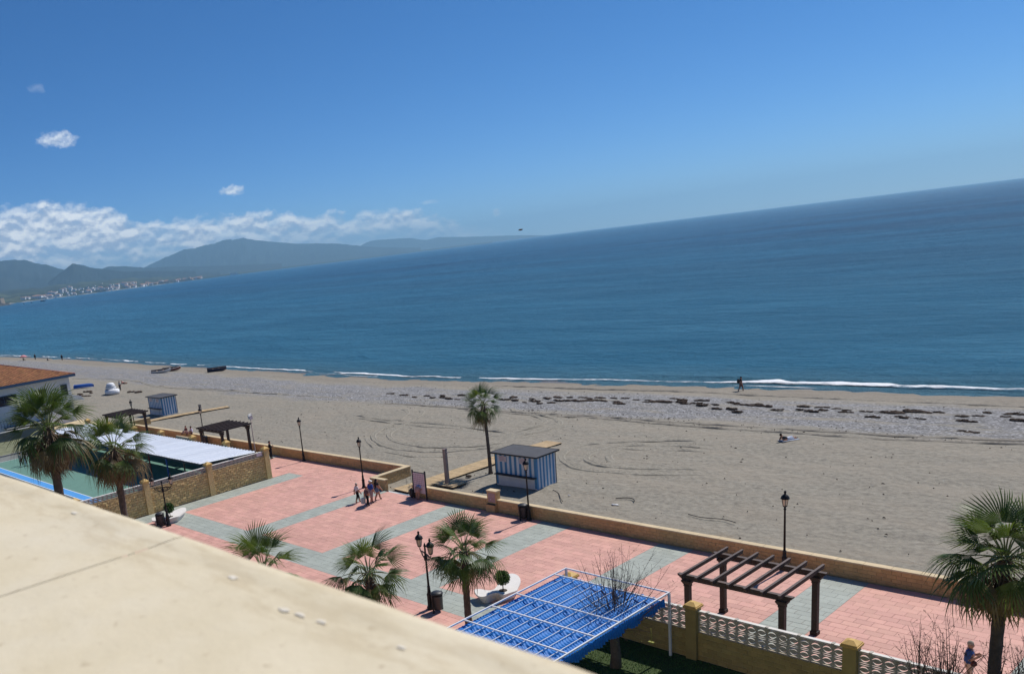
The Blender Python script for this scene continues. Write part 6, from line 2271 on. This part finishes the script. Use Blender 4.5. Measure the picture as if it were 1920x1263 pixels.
def boats():
    rowboat('navy blue rowing boat drawn up at the edge of the water', (-155.3, 92.9, zb(-155.3, 92.9) + 0.02), R(58), 4.0, 1.5, 0.75, (M['navy'], M['boatin'], M['navy']), R(8))
    rowboat('white rowing boat lying on the beach in front of the faded red one', (-168.9, 87.2, zb(-168.9, 87.2) + 0.02), R(60), 4.2, 1.5, 0.6, (M['boatwhite'], M['boatin'], M['boatwhite']), R(12))
    rowboat('faded red rowing boat lying on the beach behind the white one', (-171.5, 91.2, zb(-171.5, 91.2) + 0.02), R(58), 4.0, 1.5, 0.65, (M['boatred'], M['boatin'], M['boatwhite']), R(10))
    rowboat('upturned blue and white rowing boat on the sand near the white building', (-160.8, 66.2, 0.66), R(50), 3.9, 1.5, 0.6, (M['boatblue'], M['boatin'], M['boatwhite']), 0, True)
    t = thing('tarpaulin_mound', (-142.8, 63.7, 0), 'white two-tier mound of tarpaulin-covered gear standing on the sand', 'mound', None)
    a = MB()
    a.prism([(1.6 * math.cos(q) * (1 + 0.08 * math.sin(3 * q)), 1.2 * math.sin(q)) for q in np.linspace(0, 2 * PI, 20)[:-1]], 0, 0.62, 0, 0.05, True)
    a.blob((0, 0, 0.62), (1.52, 1.12, 0.3), 16, 0, 0.04)
    a.build('lower_tier', M['tarp'], t)
    b = MB()
    b.lathe([(0.85, 0.8), (0.95, 1.0), (0.85, 1.25), (0.7, 1.5), (0.72, 1.65), (0.5, 1.85), (0.1, 1.93)], -0.25, 0, 0, 16)
    b.build('upper_tier', M['tarp'], t)
    r = MB()
    for z_, rr in ((0.85, 1.0), (1.28, 0.87)):
        r.tube([(-0.25 + rr * math.cos(q), rr * math.sin(q), z_) for q in np.linspace(0, 2 * PI, 20)], 0.03, 5)
    r.build('tie_rope', M['rope'], t)
    rng = random.Random(31)
    for i, (x, y) in enumerate([(-148, 60), (-146.5, 60.5), (-151, 61.3), (-145.2, 64.6), (-150, 62.6), (-140.3, 65.8), (-153, 63.5), (-147, 57.5), (-137.9, 66.3)]):
        mb = MB()
        for q in range(4):
            mb.blob((rng.uniform(-0.7, 0.7), rng.uniform(-0.35, 0.35), 0), (0.5, 0.3, 0.16), 8, 0, 0.3, rng)
        tag(mb.build('weed_tuft', M['weed'], None, (x, y, 0)), 'dark low tuft of weed on the sand around the white tarpaulin mound', 'weed', 'weed tufts by the tarpaulin mound')


# ------------------------------------------------------------------ across the bay
def polar(az, d):
    return d * math.cos(R(az)), d * math.sin(R(az))


COAST = [(196, 3600), (176, 3600), (168, 3900), (162.5, 4300), (160.5, 4700), (156, 5200), (152, 5900), (149, 6900), (146, 8200), (142, 9700), (138, 11200), (135, 12600), (131, 13400)]


def coast_d(az):
    return np.interp(-az, [-a for a, _ in COAST], [d for _, d in COAST])


def land_h(az, s):
    """height of the coastal land, s metres inland of the water's edge"""
    x = az * 60
    rise = np.where(s < 60, s * 0.03, 1.8 + (s - 60) * 0.030)
    rise = np.minimum(rise, 95 + 0 * s)
    fade = np.clip((az - 147) / 7, 0.18, 1)
    return SEA_Z - 1.2 + rise * fade + np.clip(s / 400, 0, 1) * 9 * fade * fbm(x / 30, s / 300, 91, 3)


def distant():
    az = np.linspace(196, 130.5, 330)
    s = np.concatenate([np.linspace(-40, 60, 6), np.geomspace(80, 3500, 26)])
    A, S = np.meshgrid(az, s)
    D = coast_d(A) + S + 60 * vnoise(A * 2.2, A * 0, 95)
    X, Y = D * np.cos(np.radians(A)), D * np.sin(np.radians(A))
    Z = land_h(A, S)
    o = link('coast_land', grid_mesh('coast_land', X, Y, Z, M['coastland']))
    tag(o, kind='structure')
    A, S = np.meshgrid(az[20:], np.linspace(10, 55, 3))
    D = coast_d(A) + S + 60 * vnoise(A * 2.2, A * 0, 95)
    o = link('far_beach', grid_mesh('far_beach', D * np.cos(np.radians(A)), D * np.sin(np.radians(A)), land_h(A, S) + 0.8, M['farbeach']))
    tag(o, kind='structure')

    def range_(name, prof, dist, seed, rough=1.0, depth=0.28):
        az = np.linspace(prof[0][0], prof[-1][0], 420)
        pa = [-p[0] for p in prof]
        el = np.interp(-az, pa, [p[1] for p in prof])
        ker = np.hanning(13); ker /= ker.sum()
        el = np.convolve(np.r_[[el[0]] * 6, el, [el[-1]] * 6], ker, 'valid')
        h = dist * np.tan(np.radians(el)) + 18
        T = np.linspace(-1, 1.0, 46)
        Hh, TT = np.meshgrid(h, T)
        A = np.meshgrid(az, T)[0]
        D = dist * (1 + depth * np.where(TT < 0, TT, TT * 0.6))
        sh = (1 - np.abs(TT)) ** 1.15
        nz = fbm(A * 0.9, TT * 2.2 + A * 0.35, seed, 4)
        Z = Hh * (sh + 0.07 * rough * nz * np.sin(PI * np.clip(1 - np.abs(TT), 0, 1)) ) + 0.016 * Hh * fbm(A * 3.2, TT * 3 + A, seed + 9, 3) - 12 * np.abs(TT)
        o = link(name, grid_mesh(name, D * np.cos(np.radians(A)), D * np.sin(np.radians(A)), Z, M['hill']))
        tag(o, kind='structure')
    range_('hills', [(190, 1.9), (175, 2.6), (166, 2.5), (161.05, 2.36), (159.8, 2.32), (158.36, 1.80), (157.5, 1.42), (156.2, 1.0), (154, 0.75), (151, 0.5), (148, 0.25)], 11500, 101)
    range_('hills', [(160, 0.3), (158.6, 0.75), (157.5, 1.42), (156.95, 1.72), (156.6, 1.66), (155.73, 1.33), (155.2, 1.2), (154.0, 0.9), (152, 0.7), (149.5, 0.4)], 9800, 111, 1.2, 0.12)
    range_('hills', [(157.5, 0.6), (156, 1.05), (154.75, 1.31), (153.6, 1.18), (152.66, 0.98), (151, 0.85), (148, 0.55), (144, 0.25)], 12500, 121, 1.0, 0.12)
    range_('mountain', [(154, 0.5), (152.66, 1.0), (151.4, 1.42), (150.19, 1.78), (149.6, 1.82), (149.0, 1.85), (148, 2.0), (147.02, 2.11), (146.6, 2.06), (146.17, 2.13), (145.8, 1.98), (145.42, 1.83), (144.2, 1.58), (142.74, 1.33), (141.2, 1.15), (140.4, 1.08), (139.69, 0.92), (138.6, 0.66), (137, 0.4), (135, 0.15)], 17000, 131, 1.0, 0.18)
    range_('mountain', [(142, 0.2), (140, 0.5), (138.96, 0.66), (138.4, 0.9), (137.97, 0.97), (136.8, 0.92), (135.58, 0.82), (134.59, 0.57), (133.9, 0.68), (132.23, 0.49), (130.5, 0.33), (129.25, 0.22), (128.2, 0.1), (127, -0.05)], 22000, 141, 0.8, 0.05)
    # town: every house a thing of its own
    rng = random.Random(17)
    shared = []
    for (wx, wy, hh, roof, mk) in ((9, 8, 6.5, True, 'townwhite'), (13, 9, 7.5, True, 'townwhite'), (11, 10, 6, False, 'townwhite'), (18, 10, 9, True, 'townwhite'), (15, 11, 8, True, 'towncream')):
        mb = MB()
        mb.box(-wx / 2, -wy / 2, -5, wx / 2, wy / 2, hh, 0)
        if roof:
            e = 0.5
            a = [(-wx / 2 - e, -wy / 2 - e, hh), (wx / 2 + e, -wy / 2 - e, hh), (wx / 2 + e, wy / 2 + e, hh), (-wx / 2 - e, wy / 2 + e, hh), (-wx / 4, 0, hh + wy * 0.22), (wx / 4, 0, hh + wy * 0.22)]
            mb.add(a, [(0, 1, 5, 4), (1, 2, 5), (2, 3, 4, 5), (3, 0, 4), (3, 2, 1, 0)], 1)
        else:
            mb.box(-wx / 2 - .2, -wy / 2 - .2, hh, wx / 2 + .2, wy / 2 + .2, hh + 0.6, 0)
        for q in range(3):
            mb.box(-wx / 2 + wx * (q + 0.3) / 3, -wy / 2 - 0.08, 1.2, -wx / 2 + wx * (q + 0.6) / 3, -wy / 2 - 0.02, 2.8, 2)
        shared.append(mb.mesh('town_house', [M[mk], M['townroof'], M['window']]))
    n = 0
    tries = 0
    while n < 250 and tries < 4000:
        tries += 1
        r = rng.random()
        if r < 0.62:
            a = rng.uniform(153.4, 160.3)
            s = 90 + abs(rng.gauss(0, 620))
            if a > 158.8 and s > 500:
                continue
        else:
            a = rng.uniform(149.2, 153.8)
            s = 80 + abs(rng.gauss(0, 420))
        if vnoise(np.array([a * 3.1]), np.array([s / 160]), 97)[0] < -0.15:
            continue
        d = float(coast_d(a)) + s
        x, y = polar(a, d)
        z = float(land_h(np.array([a]), np.array([s]))[0])
        v = rng.choice((0, 1, 2, 2, 2, 3)) if r < 0.62 else rng.choice((4, 4, 3, 1))
        o = link('town_house', shared[v], None, (x, y, z), R(rng.uniform(28, 62)))
        k = rng.uniform(0.95, 1.8)
        o.scale = (k, k, k)
        if v == 4:
            tag(o, 'small cream house with a tiled roof in the resort across the bay', 'house', 'far cream houses across the bay')
        else:
            tag(o, 'small white house on the green slope of the town across the bay', 'house', 'far white houses across the bay')
        n += 1
    # larger blocks by the far shore
    for i, (a, s, wx, wy, hh, mk, lb) in enumerate([
        (155.55, 60, 60, 16, 17, 'towncream', 'pale yellow apartment block close to the far shore, separated from the white town by trees'),
        (155.2, 62, 70, 16, 15, 'townwhite', 'long white apartment block close to the far shore beside the pale yellow one'),
        (158.75, 95, 90, 18, 12, 'townwhite', 'long white terrace row nearest the far shore at the left end of the town'),
        (151.6, 60, 70, 20, 22, 'towncream', 'pinkish resort block at the right end of the far town'),
        (151.1, 70, 60, 20, 26, 'towncream', 'tallest cream resort block at the right end of the far town'),
        (150.3, 50, 90, 18, 20, 'towncream', 'outermost cream resort block on the far shore, farthest from the white town'),
        (147.1, 40, 70, 20, 22, 'townwhite', 'single white block on the far shore below the big mountain')]):
        x, y = polar(a, float(coast_d(a)) + s)
        z = float(land_h(np.array([a]), np.array([s]))[0])
        hh *= 0.72
        t = thing('apartment_block', (x, y, z), lb, 'building', None, R(a) + PI / 2)
        MB().box(-wx / 2, -wy / 2, -6, wx / 2, wy / 2, hh).build('walls', M[mk], t)
        wn = MB()
        for r_ in range(int(hh / 3.4)):
            for c in range(int(wx / 5)):
                x0 = -wx / 2 + 2 + c * 5
                for sgn in (-1, 1):
                    y0 = sgn * (wy / 2 + 0.03)
                    wn.box(x0, y0 - 0.05, 1.2 + r_ * 3.3, x0 + 2.2, y0 + 0.05, 2.9 + r_ * 3.3)
        wn.build('windows', M['window'], t)['kind'] = 'stuff'
        MB().box(-wx / 2 - 0.6, -wy / 2 - 0.6, hh, wx / 2 + 0.6, wy / 2 + 0.6, hh + 1.0).build('roof', M['townroof'], t)
    # fort on its rocky point
    x, y = polar(161.5, 3700)
    t = thing('fort', (x, y, 0), 'old square stone fort on a dark rocky point at the left edge of the bay', 'fort', None, R(25))
    MB().hexa([(-13, -11, 0), (13, -11, 0), (13, 11, 0), (-13, 11, 0), (-11, -9.5, 26), (11, -9.5, 26), (11, 9.5, 26), (-11, 9.5, 26)]).build('tower', M['castle'], t)
    MB().box(-46, -9, 0, -13, 9, 24).build('curtain_wall', M['castle'], t)
    cr = MB()
    for q in range(5):
        cr.box(-10 + q * 4.6, -9.6, 26, -7.6 + q * 4.6, -7.8, 28)
        cr.box(-10 + q * 4.6, 7.8, 26, -7.6 + q * 4.6, 9.6, 28)
    cr.build('battlements', M['castle'], t)
    xs = np.linspace(-160, 62, 60)
    ys = np.linspace(-55, 55, 30)
    X, Y = np.meshgrid(xs, ys)
    rr = np.clip(1 - np.maximum(np.abs(Y) / 50, np.clip((X - 5) / 55, 0, 1) + np.abs(Y) / 70), -0.3, 1)
    Z = SEA_Z - 4 + 13 * np.clip(rr, 0, 1) ** 0.5 + 3.5 * fbm(X / 14, Y / 14, 103, 4) * np.clip(rr + 0.2, 0, 1)
    ca, sa = math.cos(R(128)), math.sin(R(128))
    o = link('headland', grid_mesh('headland', x + X * ca - Y * sa, y + X * sa + Y * ca, Z, M['rock']))
    tag(o, kind='structure')
    x, y = polar(159.06, 3300)
    t = thing('fishing_boat', (x, y, SEA_Z), 'small dark fishing boat at anchor off the far town', 'boat', None, R(60))
    vs, fs, w_, n_ = hull_bm(19, 5.4, 2.6)
    MB().add(vs, fs).build('hull', M['navy'], t)
    MB().box(-6, -1.5, 1.0, -2.5, 1.5, 5.2).build('wheelhouse', M['greywall'], t)
    MB().tube([(1, 0, 0.5), (1, 0, 8)], 0.16, 6).build('mast', M['iron'], t)
    for az_, dd, lb in ((159.75, 3200, 'dark buoy between the fort and the anchored boat, nearer the boat'), (160.2, 3150, 'dark buoy between the fort and the anchored boat, nearer the fort')):
        x, y = polar(az_, dd)
        tb = thing('buoy', (x, y, SEA_Z), lb, 'buoy')
        MB().lathe([(1.6, -0.5), (2.2, 0.6), (1.2, 2.2), (0.3, 3.4)], 0, 0, 0, 10).build('float', M['navy'], tb)
        MB().lathe([(0.2, 3.3), (0.6, 3.8), (0.1, 4.6)], 0, 0, 0, 8).build('topmark', M['navy'], tb)
    # a gull over the water
    g = thing('gull', (-47.5, 59.3, 18.62), 'dark gull gliding low over the horizon', 'bird', None, R(200))
    mb = MB()
    mb.tube([(-0.17, 0, 0), (-0.06, 0, 0.01), (0.08, 0, 0.015), (0.18, 0, 0.02), (0.215, 0, 0.01)], [0.012, 0.045, 0.05, 0.03, 0.008], 8)
    mb.build('body', cloth((0.08, 0.07, 0.07)), g)
    for s_ in (1, -1):
        MB().add([(0.08, 0.03 * s_, 0.03), (-0.05, 0.03 * s_, 0.03), (0.06, 0.22 * s_, 0.10), (-0.06, 0.22 * s_, 0.095), (-0.10, 0.44 * s_, 0.04)], [(0, 1, 3, 2), (2, 3, 4)]).build('wing', cloth((0.10, 0.09, 0.09)), g)


def haze():
    k = bpy.data.materials.new('sea haze')
    k.use_nodes = True
    N, L = k.node_tree.nodes, k.node_tree.links
    N.remove(N['Principled BSDF'])
    v = N.new('ShaderNodeVolumePrincipled')
    v.inputs['Color'].default_value = (0.40, 0.73, 1.0, 1)
    v.inputs['Density'].default_value = HAZE
    v.inputs['Anisotropy'].default_value = 0.22
    L.new(v.outputs[0], N['Material Output'].inputs['Volume'])
    b = MB().box(-25500, -25500, -16, 25500, 25500, 700)
    o = b.build('haze', k)
    tag(o, kind='stuff')


HAZE = 6.8e-5
ground_sheet()
beach()
sea()
surf()
paving()
beach_walls()
garden_fence()
court()
white_building()
flats()
distant()
haze()
tracks()
pergola()
kiosk()
awning()
benches()
palms()
bare_tree((-19.6, 28.95, 0), 'grey pollarded tree with bare upright twigs growing beside the blue awning', 51, 1.75, (0.0, 0.0), 5, 3.3, 0.62, 0.21)
bare_tree((-7.55, 28.6, 0), 'bare twiggy tree in front of the pink paving, left of the right-hand palm trunk', 52, 2.55, (-0.35, 0.0), 4, 2.6, 0.5, 0.15)
bare_tree((-6.1, 28.9, 0), 'bare twiggy tree at the bottom right corner behind the palm trunk', 53, 2.7, (0.1, 0.1), 4, 2.3, 0.5, 0.15)
lamps()
beach_bits()
seaweed()
boats()
people()
